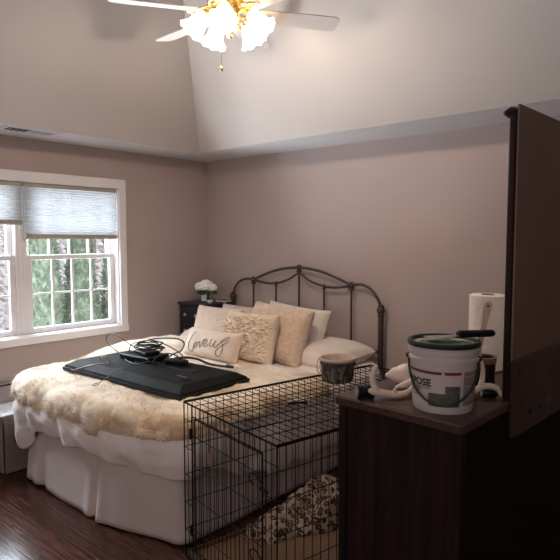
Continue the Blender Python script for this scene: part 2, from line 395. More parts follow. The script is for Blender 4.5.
# ------------------------------------------------------------------ bed
BX0, BX1, BY0, BY1 = -3.72, -2.25, 1.70, 3.70
bed = thing('metal_bed', 'bronze iron bed with arched spindle headboard against the back wall', 'bed', (-3.04, 2.72, 0))
HY = 3.74
def L_(x, y, z): return (x+3.04, y-2.72, z)
pxL, pxR = -3.846, -2.239
for s, px in ((-1, pxL), (1, pxR)):
    b = MB(); b.tube([L_(px, HY, 0), L_(px, HY, 1.05)], .021, 12); b.lathe([(.024, 0), (.028, .015), (.024, .03)], 12, Matrix.Translation(L_(px, HY, 0)))
    po = b.build('headboard_post', M['iron'], bed, True, 50)
    b = MB(); T = Matrix.Translation(L_(px, HY, 1.06))
    b.lathe([(.020, -.045), (.027, -.035), (.022, -.026), (.033, -.005), (.033, .008), (.022, .024), (.026, .032), (.014, .042)], 14, T); b.build('post_knuckle', M['iron'], po, True, 40)
# shoulder arches, big top arch, lower swag
cxm = -3.043
def hb(pts, r, name):
    b = MB(); b.tube(spline([L_(p[0], HY, p[1]) for p in pts], 8), r, 10); return b.build(name, M['iron'], bed, True, 60)
hb([(pxL, 1.07), (pxL+.025, 1.14), (pxL+.085, 1.205), (pxL+.17, 1.235), (-3.578, 1.232)], .011, 'shoulder_arch')
hb([(pxR, 1.07), (pxR-.025, 1.14), (pxR-.085, 1.21), (pxR-.17, 1.245), (-2.509, 1.235)], .011, 'shoulder_arch')
hb([(-3.578, 1.232), (-3.42, 1.292), (-3.25, 1.338), (cxm, 1.357), (-2.84, 1.338), (-2.67, 1.292), (-2.509, 1.235)], .0115, 'top_arch')
hb([(-3.578, 1.232), (-3.44, 1.208), (-3.304, 1.213), (-3.16, 1.253), (cxm, 1.318)], .0095, 'swag_rail')
hb([(-2.509, 1.235), (-2.645, 1.210), (-2.778, 1.213), (-2.93, 1.253), (cxm, 1.318)], .0095, 'swag_rail')
for x, zt_ in ((-3.578, 1.235), (-3.304, 1.213), (cxm, 1.35), (-2.778, 1.213), (-2.509, 1.235)):
    b = MB(); b.tube([L_(x, HY, .735), L_(x, HY, zt_)], .0085, 8); b.build('spindle', M['iron'], bed, True, 60)
for x, z, r in ((-3.578, 1.233, .030), (-2.509, 1.236, .030), (cxm, 1.357, .030), (cxm, 1.318, .018), (-3.304, 1.213, .019), (-2.778, 1.213, .019)):
    b = MB(); b.ball(L_(x, HY, z), r, 12, 8, (1, .8, .9)); b.lathe([(r*.75, -r*1.25), (r*.9, -r*1.1), (r*.7, -r*.8)], 10, Matrix.Translation(L_(x, HY, z)))
    b.build('casting', M['iron'], bed, True, 50)
b = MB(); b.tube([L_(pxL, HY, .738), L_(pxR, HY, .738)], .013, 10); b.build('cross_rail', M['iron'], bed, True, 60)
b = MB(); b.tube([L_(pxL, HY, .34), L_(pxR, HY, .34)], .013, 10); b.build('cross_rail', M['iron'], bed, True, 60)
b = MB()
for px in (BX0+.03, BX1-.03): b.box(px-.02, px+.02, BY0+.17, HY, .26, .30); 
b.box(BX0+.03, BX1-.03, BY0+.17, BY0+.21, .26, .30)
for px in (BX0+.08, -2.985, BX1-.08):
    for py in (BY0+.3, 2.8): b.box(px-.02, px+.02, py-.02, py+.02, 0, .27)
for v in range(len(b.v)): x, y, z = b.v[v]; b.v[v] = L_(x, y, z)
b.build('bed_frame', M['iron'], bed)
b = MB(); b.bbox(BX0+.03+3.04, BX1-.04+3.04, BY0+.14-2.72, BY1-2.72, .30, .42, .02); b.build('box_spring', M['skirt'], bed)
b = MB(); b.bbox(BX0+.02+3.04, BX1-.02+3.04, BY0+.13-2.72, BY1-2.72, .42, .64, .05); b.build('mattress', M['linen'], bed)

def foot_push(x, y):
    """the crate pushes the right end of the foot drape back a little"""
    return .125*sstep((x+2.90)/.70)*sstep((2.25-y)/.55)
def uperim(x0, x1, y0, y1, r, t):
    """point + outward normal along the left side, the foot and the right side (t in 0..1)"""
    ls = y1-y0-r; lf = x1-x0-2*r; la = PI*r/2; tot = 2*ls+lf+2*la; d = t*tot
    if d < ls: return Vector((x0, y1-d, 0)), Vector((-1, 0, 0)), d
    d2 = d-ls
    if d2 < la: a = d2/r; return Vector((x0+r-r*math.cos(a), y0+r-r*math.sin(a), 0)), Vector((-math.cos(a), -math.sin(a), 0)), d
    d2 -= la
    if d2 < lf: return Vector((x0+r+d2, y0, 0)), Vector((0, -1, 0)), d
    d2 -= lf
    if d2 < la: a = d2/r; return Vector((x1-r+r*math.sin(a), y0+r-r*math.cos(a), 0)), Vector((math.sin(a), -math.cos(a), 0)), d
    d2 -= la
    return Vector((x1, y0+r+d2, 0)), Vector((1, 0, 0)), d
def top_z(x, y, base):
    z = base + .018*nz(x, y, 1.3, 2.2) + .008*nz(x, y, 4.1, 6)
    z += .085*sstep((-3.35-x)/.30)*sstep((y-1.85)/.75)          # duvet bunched up along the window side
    return z
def drape(x0, x1, y0, y1, r, base, dropf, re, hemout, wave, thick, nu, nvt, nvd, seed, rough=0., puff=0.):
    """cloth over the bed: flat top, rounded edge, hanging drop; dropf(p) gives the hem height"""
    spx = (x0+x1)/2; inner = MB()
    def pt(u, v):
        p, n, d = uperim(x0, x1, y0, y1, r, u)
        if v <= .5:                                         # top: from the spine to the edge
            q = v/.5
            sp = Vector((spx, max(p.y, y0+.62), 0))
            c = sp.lerp(p, q)
            z = top_z(c.x, c.y, base)
            if q > .75: z -= 0.0
            P = Vector((c.x, c.y, z)); k = 0
        else:
            q = (v-.5)/.5; zt_ = top_z(p.x, p.y, base); zh = dropf(p, d)
            if q < .34:
                a = q/.34*PI/2; P = p + n*(re*math.sin(a)); P.z = zt_-re*(1-math.cos(a)); k = .4*q
            else:
                k = (q-.34)/.66; out = re + hemout*k
                P = p + n*out; P.z = lerp(zt_-re, zh, k); k = .15+k
            w = wave*k*(math.sin(d*17+seed)+.6*math.sin(d*31+2*seed)+1.6*nz(d*5, seed, k*1.5)) + puff*math.sin(PI*min(1, max(0, (q-.2)/.8)))*(1+.5*nz(d*4, seed, 2))
            P += n*w
        P.y += foot_push(P.x, P.y)
        nn = Vector((0, 0, 1)) if v <= .5 else n
        if rough: P += nn*rough*(nz(P.x, P.y, P.z, 9)+.6*nz(P.x, P.y, P.z+3, 22))
        return P
    m = MB(); m.grid(pt, nu, nvt+nvd)
    return m, pt

# bed skirt: flat panels with box pleats at the corners and mid foot
def skirt_pt(u, v):
    p, n, d = uperim(BX0+.02, BX1-.03, BY0+.015, BY1-.1, .03, u)
    k = 1-v; P = p + n*(.012+.035*v)
    w = .006*math.sin(d*9)*v + .010*nz(d*3, 0, v)*v
    for xc, s in ((-2.86, 1.),):
        if n.y < -.9: g = p.x-xc; w += .045*v*math.exp(-(g/.022)**2)*-1 + .022*v*math.exp(-((g-.05)/.05)**2) + .018*v*math.exp(-((g+.06)/.05)**2)
    if n.y < -.9: w += .016*v*math.exp(-((p.x+3.55)/.04)**2) - .018*v*math.exp(-((p.x+3.47)/.03)**2)
    P += n*w; P.z = lerp(.44, .012+.012*max(0, nz(d*2.2, 5, 0)), v)
    P.y += foot_push(P.x, P.y)*(.7+.3*v); return P
m = MB(); m.grid(skirt_pt, 420, 16)
sk = m.build('bed_skirt', M['skirt'], None, True); tag(sk, 'pale plain pleated bed skirt hanging to the floor under the duvet', 'bed skirt')
def hem_pt(u, v):
    P = skirt_pt(u, .87+.13*v); p, n, d = uperim(BX0+.02, BX1-.03, BY0+.015, BY1-.1, .03, u); return P+n*.003
hm = MB(); hm.grid(hem_pt, 420, 2); hm.build('hem_band', M['skirt'], sk, True)
sm = sk.modifiers.new('solid', 'SOLIDIFY'); sm.thickness = .004

def duvet_hem(p, d):
    z = .385 + .05*nz(d*1.7, 3, 0) + .02*nz(d*6, 9, 0)
    if p.x < -3.45: z -= .17*sstep((-3.45-p.x)/.22)*(1 if p.y < 2.2 else .3)
    if p.y > 2.4: z -= .05
    if p.x > -2.4 and p.y > 1.9: z -= .13*sstep((p.y-1.9)/.4)
    return z
m, duv = drape(BX0-.03, BX1-.03, BY0+.03, BY1-.05, .07, .668, duvet_hem, .07, -.004, .015, .02, 300, 26, 30, 2.1, .010, .042)
dv = m.build('duvet', M['duvet'], None, True); tag(dv, 'rumpled off-white duvet spread over the bed and overhanging its foot', 'duvet')
md = dv.modifiers.new('solid', 'SOLIDIFY'); md.thickness = .012; md.offset = -1

# faux fur throw over the foot half
def fur_hem(p, d):
    z = .535 + .04*nz(d*1.3, 7, 0) + .015*nz(d*8, 2, 0)
    if p.x < -3.5: z += .015
    if p.x > -2.75: z += .05*sstep((p.x+2.75)/.4)
    return z
m, fur = drape(BX0-.085, BX1+.0, BY0+.0, 2.98, .10, .695, fur_hem, .070, .004, .008, .02, 260, 26, 18, .7, .016, .012)
fth = m.build('fur_throw', M['fur'], None, True); tag(fth, 'cream faux fur throw with tan streaks across the foot of the bed', 'throw')
md = fth.modifiers.new('solid', 'SOLIDIFY'); md.thickness = .012; md.offset = -1
rnd = random.Random(5); pile = MB(); cnt = 0
while cnt < 46000:
    u, v = rnd.random(), 1-rnd.random()**1.4*.95
    if v < .12: continue
    P = fur(u, v); d1 = fur(min(1, u+.002), v)-P; d2 = fur(u, max(0, v-.004))-P
    n = d1.cross(d2)
    if n.length < 1e-9 or d1.length < 1e-7: continue
    n.normalize()
    if n.z < -.3: n = -n
    cl = 1.5*nz(P.x, P.y, P.z, 11); cl2 = 1.5*nz(P.x+9, P.y, P.z, 11)
    t_ = Vector((cl*1.2+rnd.uniform(-.5, .5), cl2*1.2+rnd.uniform(-.5, .5), rnd.uniform(-.5, .1)))
    dr = (n*.55+t_*.75).normalized(); ln = rnd.uniform(.016, .036)
    sd = dr.cross(n); 
    if sd.length < 1e-6: continue
    sd.normalize(); sd *= .0022
    pile.add([P-sd, P+sd, P+dr*ln], [(0, 1, 2)]); cnt += 1
po = pile.build('fur_pile', M['fur'], fth); po['kind'] = 'stuff'

# ------------------------------------------------------------------ pillows
def pillow_fn(w, h, t, seed, sag=.05, rough=.004, exp=.42, ear=.06):
    def fn(u, v, side):
        """u,v in -1..1"""
        x = w/2*u*(1-ear*(1-abs(v)**2.2)); y = h/2*v*(1-ear*(1-abs(u)**2.2))
        prof = max(0., (1-u**4)*(1-v**4))**exp
        z = t/2*prof
        z += rough*prof*(nz(x, y, seed, 9)+.6*nz(x, y, seed+3, 20))
        z += .012*prof*nz(x, y, seed+8, 4)
        bend = -sag*(1-v*v)*0
        return Vector((x, side*z + bend, y))
    return fn
def pillow_mesh(fn, n=36, extra=None):
    m = MB()
    def f(a, b): 
        u, v = a*2-1, b*2-1; P = fn(u, v, -1)
        if extra: P.y -= extra(u, v)
        return P
    m.grid(f, n, n)
    m.grid(lambda a, b: fn(1-a*2, b*2-1, 1), n, n)
    return m
def place_pillow(o, base, rz, lean, h, roll=0):
    """base = bottom-centre point; the face looks along local -y, leaning back by lean"""
    o.matrix_world = Matrix.Translation(base) @ Matrix.Rotation(rz, 4, 'Z') @ Matrix.Rotation(-lean, 4, 'X') @ Matrix.Rotation(roll, 4, 'Y') @ Matrix.Translation((0, 0, h/2))
RC = [(random.Random(31+k).uniform(-.9, .9), random.Random(77+k*3).uniform(-.9, .9), random.Random(5+k).uniform(.8, 1.3)) for k in range(17)]
def rosette(u, v):
    """bunched ruffles standing off the front face"""
    e = max(0, (1-u**8)*(1-v**8)); wu = u+.10*nz(u, v, 1, 5); wv = v+.10*nz(u, v, 6, 5)
    best = 9; sel = RC[0]
    for q in RC:
        d = math.hypot(wu-q[0], wv-q[1])*q[2]
        if d < best: best = d; sel = q
    a = math.atan2(wv-sel[1], wu-sel[0])
    r = 1-abs(math.sin(best*17+1.0*a+2.2*nz(u, v, 2, 6)))
    return e*(.003+.026*r*(1-.4*min(1, best*2))+.014*nz(u, v, 1, 11)+.008*abs(nz(u, v, 4, 24)))
def fuzz(u, v): 
    e = max(0, (1-u**8)*(1-v**8)); return e*(.007*nz(u*1.2, v, 7, 16)+.007*abs(nz(u, v, 3, 26)))
def halftex(u, v):
    e = max(0, (1-u**6)*(1-v**6))*sstep((u+.15)/.25)*sstep((.9-u)/.1); return e*(.004+.022*abs(nz(u, v, 4, 12)))
G = 'pillows piled at the head of the bed'
def mk_pillow(name, label, m, w, h, t, seed, base, rz, lean, extra=None, n=40, roll=0, **k):
    fn = pillow_fn(w, h, t, seed, **k)
    o = pillow_mesh(fn, n, extra).build(name, m, None, True); place_pillow(o, base, rz, lean, h, roll)
    return tag(o, label, 'pillow', G), fn
ZB = .70
mk_pillow('sleeping_pillow', 'white sleeping pillow lying flat at right head corner of bed', M['linen'], .74, .50, .20, 1, (-2.63, 3.19, ZB+.005), 0, R(84), roll=R(4))
mk_pillow('sleeping_pillow', 'white sleeping pillow lying flat at the left head corner, left of lumbar pillow', M['linen'], .74, .50, .20, 2, (-3.50, 3.10, ZB+.05), 0, R(84))
mk_pillow('standing_pillow', 'plain white pillow leaning on headboard, right of the tan plush one', M['linen'], .62, .44, .16, 3, (-2.88, 3.39, ZB-.05), R(2), R(17), roll=R(4))
mk_pillow('standing_pillow', 'plain white pillow mostly hidden, peeking between the cream pillows at left', M['linen'], .62, .34, .14, 4, (-3.50, 3.50, ZB-.02), 0, R(14))
mk_pillow('pillow_sham', 'large plain cream sham leaning on headboard behind rosette pillow', M['cream'], .62, .42, .17, 5, (-3.34, 3.30, ZB-.06), R(-2), R(32))
mk_pillow('throw_pillow', 'cream pillow with a textured panel, leftmost behind the lettered lumbar pillow', M['cream'], .50, .38, .15, 6, (-3.43, 3.09, ZB-.02), R(4), R(18), extra=halftex, n=70)
mk_pillow('plush_pillow', 'large tan plush pillow between the rosette pillow and white pillow', M['tan'], .62, .445, .20, 7, (-2.875, 3.165, ZB-.03), R(-3), R(21), extra=fuzz, n=90, roll=R(3))
mk_pillow('rosette_pillow', 'ivory pillow covered in ruffled fabric rosettes, in front of tan plush pillow', M['ivory'], .50, .375, .17, 8, (-2.94, 2.98, ZB-.015), R(2), R(16), extra=rosette, n=150)
lum, lfn = mk_pillow('lumbar_pillow', 'cream lumbar pillow hand-lettered love us, front of the pile', M['cream'], .575, .235, .15, 9, (-3.185, 2.835, ZB-.01), R(2), R(26), ear=.05)
# the handwriting, traced as strokes over the pillow face
strokes = [
 [(116, 113), (96, 122), (83, 150), (78, 185), (86, 218), (104, 240), (120, 236), (130, 214), (140, 190), (128, 186), (122, 206), (132, 222), (148, 214), (152, 192), (142, 184), (160, 186), (166, 180)],
 [(166, 180), (168, 200), (176, 222), (188, 196), (192, 168), (204, 176)],
 [(200, 206), (216, 196), (222, 176), (210, 166), (200, 186), (204, 214), (222, 220), (240, 200)],
 [(256, 166), (250, 196), (258, 222), (276, 214), (288, 180), (284, 212), (296, 228), (312, 208)],
 [(312, 208), (334, 176), (362, 150), (372, 160), (352, 178), (332, 190), (346, 214), (350, 250), (334, 284), (310, 280), (304, 256), (326, 226), (362, 196), (374, 178)]]
lm = MB()
for st in strokes:
    pp = []
    for (x, y) in st:
        u = (x-222)/205; top = 66+.105*x; bot = 240+.215*x; v = 1-2*(y-top)/(bot-top); pp.append((u, v, 0))
    q = [lfn(p.x, p.y, -1)+Vector((0, -.0015, 0)) for p in spline(pp, 6)]
    lm.tube(q, .0023, 6)
lm.build('lettering', M['ink'], lum, True)

# ------------------------------------------------------------------ TV and clutter on the bed
TVZ = .712
tv = thing('television', 'flat black television lying face down across the bed throw', 'television', (-3.035, 2.27, TVZ), R(1.5))
def slab(mb, rings):
    """stack of rectangles (x0,x1,y0,y1,z) joined to a closed solid with a chamfer per ring"""
    n0 = 0; vs = []
    for (x0, x1, y0, y1, z) in rings: vs += [(x0, y0, z), (x1, y0, z), (x1, y1, z), (x0, y1, z)]
    fs = [(3, 2, 1, 0)]
    for k in range(len(rings)-1):
        for i in range(4): j = (i+1) % 4; fs.append((k*4+i, k*4+j, k*4+4+j, k*4+4+i))
    e = (len(rings)-1)*4; fs.append((e, e+1, e+2, e+3)); mb.add(vs, fs)
b = MB(); slab(b, [(-.605, .605, -.345, .225, .0), (-.605, .605, -.345, .225, .020)]); b.build('screen_frame', M['gloss'], tv)
b = MB(); slab(b, [(-.597, .597, -.337, .217, .020), (-.590, .590, -.330, .210, .034), (-.545, .545, -.275, .165, .062), (-.535, .535, -.265, .155, .065)]); b.build('back_cover', M['tvblack'], tv)
b = MB(); b.bbox(.10, .36, -.03, .02, .0645, .069, .003); b.build('wall_mount_bracket', M['gloss'], tv)
b = MB(); b.bbox(.335, .425, -.135, -.127, .0648, .0658, .0003); b.build('maker_plate', M['knob'], tv)
b = MB()
for k in range(5): b.bbox(.43+.018*k, .440+.018*k, -.225, -.15, .0645, .067, .001)
b.build('vent_grille', M['gloss'], tv)
for sx in (-1, 1):
    b = MB(); slab(b, [(sx*.40-.05, sx*.40+.05, -.335, -.325, .02), (sx*.40-.045, sx*.40+.045, -.335, -.325, .030)]); b.build('foot_socket', M['gloss'], tv)

TT = TVZ+.066
def dev(name, label, cat, x, y, z, w, d, h, rz, m=M['gloss']):
    t = thing(name, label, cat, (x, y, z), R(rz)); b = MB(); b.bbox(-w/2, w/2, -d/2, d/2, 0, h, .006); b.build('case', m, t)
    return t
t = dev('cable_box', 'black cable box lying on the television near its window end', 'cable box', -3.24, 2.30, TT, .30, .19, .036, 4)
b = MB(); b.bbox(-.12, .05, -.0965, -.094, .012, .026, .001); b.build('display_window', M['tvblack'], t)
b = MB()
for k in range(7): b.bbox(-.13+.04*k, -.11+.04*k, -.05, .06, .0355, .0375, .0005)
b.build('top_vent', M['tvblack'], t)
t = dev('media_player', 'small black box stacked on the cable box', 'media player', -3.22, 2.31, TT+.0385, .17, .11, .022, -9)
b = MB(); b.ball((.05, -.055, .011), .004, 8, 6); b.build('indicator_button', M['grey'], t)
t = dev('power_brick', 'black power brick right of the cable box on television', 'power adapter', -2.93, 2.33, TT, .15, .07, .034, 14)
b = MB(); b.tube([(.075, 0, .017), (.10, 0, .017)], [.008, .005], 8); b.build('strain_relief', M['cable'], t)
# cables (smooth tubes arching above the TV)
def cable(name, label, pts, r=.0042, m=None, cat='cable', n=10):
    b = MB(); b.tube(spline(pts, n), r, 8); o = b.build(name, m or M['cable'], None, True); return tag(o, label, cat, 'cables tangled on the television')
cable('power_cable', 'black cable in the widest arch above cable box, ending left of lumbar pillow',
      [(-3.36, 2.33, TT+.044), (-3.43, 2.35, .835), (-3.254, 2.36, .902), (-3.059, 2.36, .934), (-2.945, 2.37, .937), (-2.91, 2.38, .911), (-2.945, 2.38, .86), (-3.02, 2.37, .827), (-3.07, 2.35, TT+.01)], .0048)
cable('power_cable', 'thin black cable looping out toward the window, leftmost of the tangle',
      [(-3.33, 2.28, TT+.044), (-3.48, 2.29, .775), (-3.66, 2.30, .815), (-3.715, 2.30, .858), (-3.649, 2.30, .907), (-3.533, 2.30, .897), (-3.413, 2.31, .85), (-3.30, 2.33, TT+.05)], .0034)
cable('power_cable', 'thin black cable in the lower arch ending by the power brick',
      [(-3.35, 2.25, TT+.042), (-3.33, 2.27, .875), (-3.127, 2.30, .917), (-2.90, 2.31, .875), (-2.82, 2.32, .82), (-2.80, 2.33, TT+.008)], .0036)
cable('power_cable', 'thick black cable trailing from television back edge toward lumbar pillow',
      [(-3.06, 2.42, TT+.01), (-2.98, 2.45, TT+.02), (-2.92, 2.50, TT+.01), (-2.86, 2.56, .752), (-2.78, 2.63, .735), (-2.74, 2.66, .732), (-2.82, 2.68, .732)], .008)
cable('power_cable', 'black cable bundled in flat untidy coils on the stacked boxes',
      [(-3.21+(.12+.03*math.sin(k*1.7))*math.cos(k*.9), 2.32+(.06+.02*math.cos(k*2.3))*math.sin(k*.9), TT+.070+.004*math.sin(k*2.9)+.0018*k) for k in range(24)], .0052, n=6)
cable('power_cable', 'short black cable bowed up over the power brick',
      [(-3.04, 2.22, TT+.006), (-3.02, 2.24, TT+.05), (-2.97, 2.28, TT+.075), (-2.91, 2.31, TT+.066), (-2.88, 2.32, TT+.038)], .0045)
cable('power_cable', 'black cable lying flat along television front half behind the metal rods',
      [(-3.36, 2.22, TT+.006), (-3.24, 2.16, TT+.007), (-3.10, 2.14, TT+.007), (-3.02, 2.18, TT+.03), (-2.97, 2.25, TT+.008)], .0042)
# wall-mount rods with looped ends
def rod(label, pts, ring_c, ring_n, rr=.016):
    t = thing('metal_rod', label, 'metal rod', (0, 0, 0), 0, 'thin rods lying over the television')
    t.location = pts[0]; o = Vector(pts[0])
    b = MB(); b.tube([Vector(p)-o for p in spline(pts, 6)], .0026, 6); b.build('shaft', M['wire'], t, True)
    n = Vector(ring_n).normalized(); x = n.orthogonal().normalized(); y = n.cross(x); cc = Vector(ring_c)-o
    b = MB(); b.tube([cc+(x*math.cos(a)*1.3+y*math.sin(a))*rr for a in [2*PI*k/16 for k in range(16)]], .0026, 6, closed=True); b.build('eye_ring', M['wire'], t, True)
rod('thin metal rod with looped end hanging over television front edge', [(-3.06, 2.12, TT+.04), (-3.055, 1.97, .785), (-3.045, 1.83, .732)], (-3.042, 1.808, .728), (0.0, -.3, 1))
rod('thin metal rod lying at the window end of television front edge', [(-3.26, 2.06, TT+.012), (-3.36, 1.98, .772), (-3.46, 1.905, .738)], (-3.468, 1.896, .735), (0.2, .2, 1), .008)
b = MB(); b.tube(spline([(-3.30, 2.04, TT+.001), (-3.335, 2.03, .79), (-3.345, 2.02, .812), (-3.31, 2.03, .828), (-3.26, 2.04, .815), (-3.265, 2.04, .792), (-3.275, 2.03, TT+.001)], 8), .0032, 6)
tag(b.build('wire_hook', M['wire'], None, True), 'small bent wire hook standing on television near its window end', 'hook')

# ------------------------------------------------------------------ corner night chest with flowers
ch = thing('night_chest', 'tall narrow black chest of drawers in the corner by headboard', 'chest', (-4.03, 3.57, 0))
b = MB(); b.bbox(-.185, .18, -.17, .19, .06, .985, .004); b.build('body', M['black_chest'], ch)
b = MB(); b.bbox(-.20, .195, -.19, .205, .985, 1.012, .006); b.build('top', M['black_chest'], ch)
b = MB(); b.bbox(-.18, .175, -.16, .18, 0, .06, .003); b.build('plinth', M['black_chest'], ch)
for k in range(6):
    z0 = .08+.15*k; d = MB(); d.bbox(-.172, .167, -.182, -.168, z0, z0+.138, .004); do = d.build('drawer', M['black_chest'], ch)
    b = MB(); b.lathe([(.006, 0), (.006, .012), (.016, .016), (.017, .024), (.010, .030)], 12, Matrix.Translation((-.075, -.182, z0+.069)) @ Matrix.Rotation(PI/2, 4, 'X')); b.build('knob', M['knob'], do, True, 40)
    b = MB(); b.lathe([(.006, 0), (.006, .012), (.016, .016), (.017, .024), (.010, .030)], 12, Matrix.Translation((.075, -.182, z0+.069)) @ Matrix.Rotation(PI/2, 4, 'X')); b.build('knob', M['knob'], do, True, 40)
va = thing('flower_vase', 'clear square vase of white flowers on the black chest', 'vase', (-4.0, 3.55, 1.012)); va.scale = (1.0, .95, .86)
b = MB()
for (x0, x1, y0, y1) in ((-.05, .05, -.05, -.045), (-.05, .05, .045, .05), (-.05, -.045, -.045, .045), (.045, .05, -.045, .045)): b.box(x0, x1, y0, y1, 0, .105)
b.box(-.05, .05, -.05, .05, 0, .008); b.build('vase_glass', M['vase_glass'], va)
b = MB(); b.bbox(-.043, .024, -.040, -.02, .010, .094, .006); b.build('white_insert', M['petal'], va)
b = MB(); rnd = random.Random(3)
for k in range(9):
    a = rnd.random()*6.28; b.tube([(rnd.uniform(-.02, .02), rnd.uniform(-.02, .02), .01), (math.cos(a)*.03, math.sin(a)*.03, .14)], .003, 5)
b.build('stem', M['leaf'], va)
b = MB()
for k in range(14):
    a = k/14*6.28; c0 = Vector((math.cos(a)*.075, math.sin(a)*.075, .105+.015*math.sin(k*2.1))); 
    b.ball(c0, .028, 8, 6, (1, 1, .35))
b.build('leaf', M['leaf'], va, True)
for (fx, fy, fz, fr) in ((-.055, -.03, .165, .052), (.02, -.045, .17, .05), (.06, .01, .155, .047), (-.02, .035, .175, .05), (-.005, -.01, .195, .048)):
    b = MB()
    for k in range(34):
        ph = math.acos(1-1.7*(k+.5)/34); th = k*2.399
        n = Vector((math.sin(ph)*math.cos(th), math.sin(ph)*math.sin(th), math.cos(ph)))
        b.ball(Vector((fx, fy, fz))+n*fr*.78, fr*.36, 6, 5, (1, 1, .8))
    b.ball((fx, fy, fz), fr*.8, 10, 8)
    b.build('blossom', M['petal'], va, True)
t = thing('trinket_dish', 'tiny white dish on the black chest right of vase', 'dish', (-3.905, 3.50, 1.012))
b = MB(); b.lathe([(.016, 0), (.026, .012), (.032, .024), (.030, .024), (.022, .010), (.002, .007)], 16, capt=False); b.build('bowl', M['petal'], t, True, 50)
t = thing('notebook', 'thin pale closed notebook at right rear of the black chest top', 'notebook', (-3.90, 3.67, 1.012), R(6))
b = MB(); b.bbox(-.06, .06, -.045, .045, .002, .012, .001); b.build('pages', M['whitepaper'], t)
b = MB(); b.bbox(-.063, .063, -.048, .048, .012, .015, .001); b.bbox(-.063, .063, -.048, .048, 0, .002, .0008); b.build('cover', M['card'], t)

# ------------------------------------------------------------------ box by the window
t = thing('storage_box', 'grey brown cardboard box on floor between the bed and window wall', 'box', (-4.04, 1.80, 0))
b = MB(); w = .17; dd = .20; h = .40
b.box(-w, w, -dd, -dd+.006, 0, h); b.box(-w, w, dd-.006, dd, 0, h); b.box(-w, -w+.006, -dd, dd, 0, h); b.box(w-.006, w, -dd, dd, 0, h); b.box(-w, w, -dd, dd, 0, .006)
b.build('carton', M['card'], t)
b = MB(); b.bbox(-w-.003, w+.003, -dd-.003, dd+.003, h-.03, h+.002, .003); b.build('lid', M['card'], t)
b = MB(); b.box(w, w+.0012, -.165, .02, .16, .31); lb = b.build('shipping_label', M['lblpink'], t)
b = MB()
for k in range(9): b.box(w+.0012, w+.0018, -.13+.008*k, -.13+.008*k+(.003 if k % 3 else .0045), .20, .26)
b.build('barcode', M['ink'], lb)
b = MB()
b.grid(lambda u, v: Vector((-.17+.33*u, -.22+.40*v, .405+.008*math.sin(u*3)+.012*u*v)), 12, 12)
o = b.build('paper_sheet', M['whitepaper'], None, True, loc=(-4.03, 1.80, 0)); tag(o, 'white paper sheet lying on the cardboard box by window', 'paper')
md = o.modifiers.new('s', 'SOLIDIFY'); md.thickness = .002

# ------------------------------------------------------------------ dog crate
CA = Vector((-2.155, 1.756, 0)); CRZ = R(-11.4); CW, CL, CH = .756, 1.32, .80
cr = thing('dog_crate', 'large black wire dog crate standing between the bed and dresser', 'dog crate', CA, CRZ)
W1, W2 = .0020, .0032
def wires(segs, r): 
    b = MB()
    for s_ in segs: b.tube(s_, r, 5)
    return b
def rail_rect(b, P, r):
    for i in range(len(P)): b.tube([P[i], P[(i+1) % len(P)]], r, 6)
def side_panel(x, name):
    b = MB(); n = 29
    for k in range(n+1): y = CL*k/n; b.tube([(x, y, .02), (x, y, CH)], W1, 5)
    for z in (.02, .16, .30, .44, .58, .70): b.tube([(x+.003, 0, z), (x+.003, CL, z)], W1*1.1, 5)
    rail_rect(b, [(x, 0, .015), (x, CL, .015), (x, CL, CH), (x, 0, CH)], W2); return b.build(name, M['cratewire'], cr)
side_panel(0, 'side_panel'); side_panel(CW, 'side_panel')
def end_panel(y, name, door):
    b = MB(); n = 20; dx0, dx1, dz0, dz1 = .10, .656, .09, .74
    for k in range(n+1):
        x = CW*k/n
        if door and dx0 < x < dx1: b.tube([(x, y, .02), (x, y, dz0)], W1, 5); b.tube([(x, y, dz1), (x, y, CH)], W1, 5)
        else: b.tube([(x, y, .02), (x, y, CH)], W1, 5)
    for z in (.02, .16, .30, .44, .58, .72):
        if door and dz0 < z < dz1: b.tube([(0, y, z), (dx0, y, z)], W1, 5); b.tube([(dx1, y, z), (CW, y, z)], W1, 5)
        else: b.tube([(0, y, z), (CW, y, z)], W1*1.1, 5)
    rail_rect(b, [(0, y, .015), (CW, y, .015), (CW, y, CH), (0, y, CH)], W2)
    if door: rail_rect(b, [(dx0, y, dz0), (dx1, y, dz0), (dx1, y, dz1), (dx0, y, dz1)], W2*.9)
    b.build(name, M['cratewire'], cr)
    if door:
        d = MB(); yy = y-.006; n = 17
        for k in range(1, n): x = lerp(dx0-.012, dx1+.012, k/n); d.tube([(x, yy, dz0-.012), (x, yy, dz1+.012)], W1, 5)
        for z in (.20, .36, .52, .66): d.tube([(dx0-.012, yy-.002, z), (dx1+.012, yy-.002, z)], W1*1.1, 5)
        rail_rect(d, [(dx0-.012, yy, dz0-.012), (dx1+.012, yy, dz0-.012), (dx1+.012, yy, dz1+.012), (dx0-.012, yy, dz1+.012)], W2)
        do = d.build('door', M['cratewire'], cr)
        for z in (.28, .60):
            l = MB(); l.bbox(dx1+.005, dx1+.06, yy-.014, yy-.004, z, z+.012, .003); l.tube(spline([(dx1-.03, yy-.012, z+.006), (dx1-.045, yy-.02, z+.02), (dx1-.045, yy-.022, z+.05), (dx1-.02, yy-.016, z+.06), (dx1+.03, yy-.012, z+.03)], 5), .003, 6)
            l.build('latch', M['cratewire'], do)
        for z in (.16, .64):
            l = MB(); l.tube([(dx0-.02, yy-.004, z), (dx0-.02, yy-.004, z+.05)], .006, 6); l.build('hinge', M['cratewire'], do)
        p = MB(); p.lathe([(.026, 0), (.026, .004)], 14, Matrix.Translation((.27, yy-.004, .60)) @ Matrix.Diagonal((1, 1, 1.25, 1)) @ Matrix.Rotation(PI/2, 4, 'X')); p.build('name_tag', M['tag'], do)
end_panel(0, 'front_panel', True); end_panel(CL, 'rear_panel', False)
b = MB(); n = 29
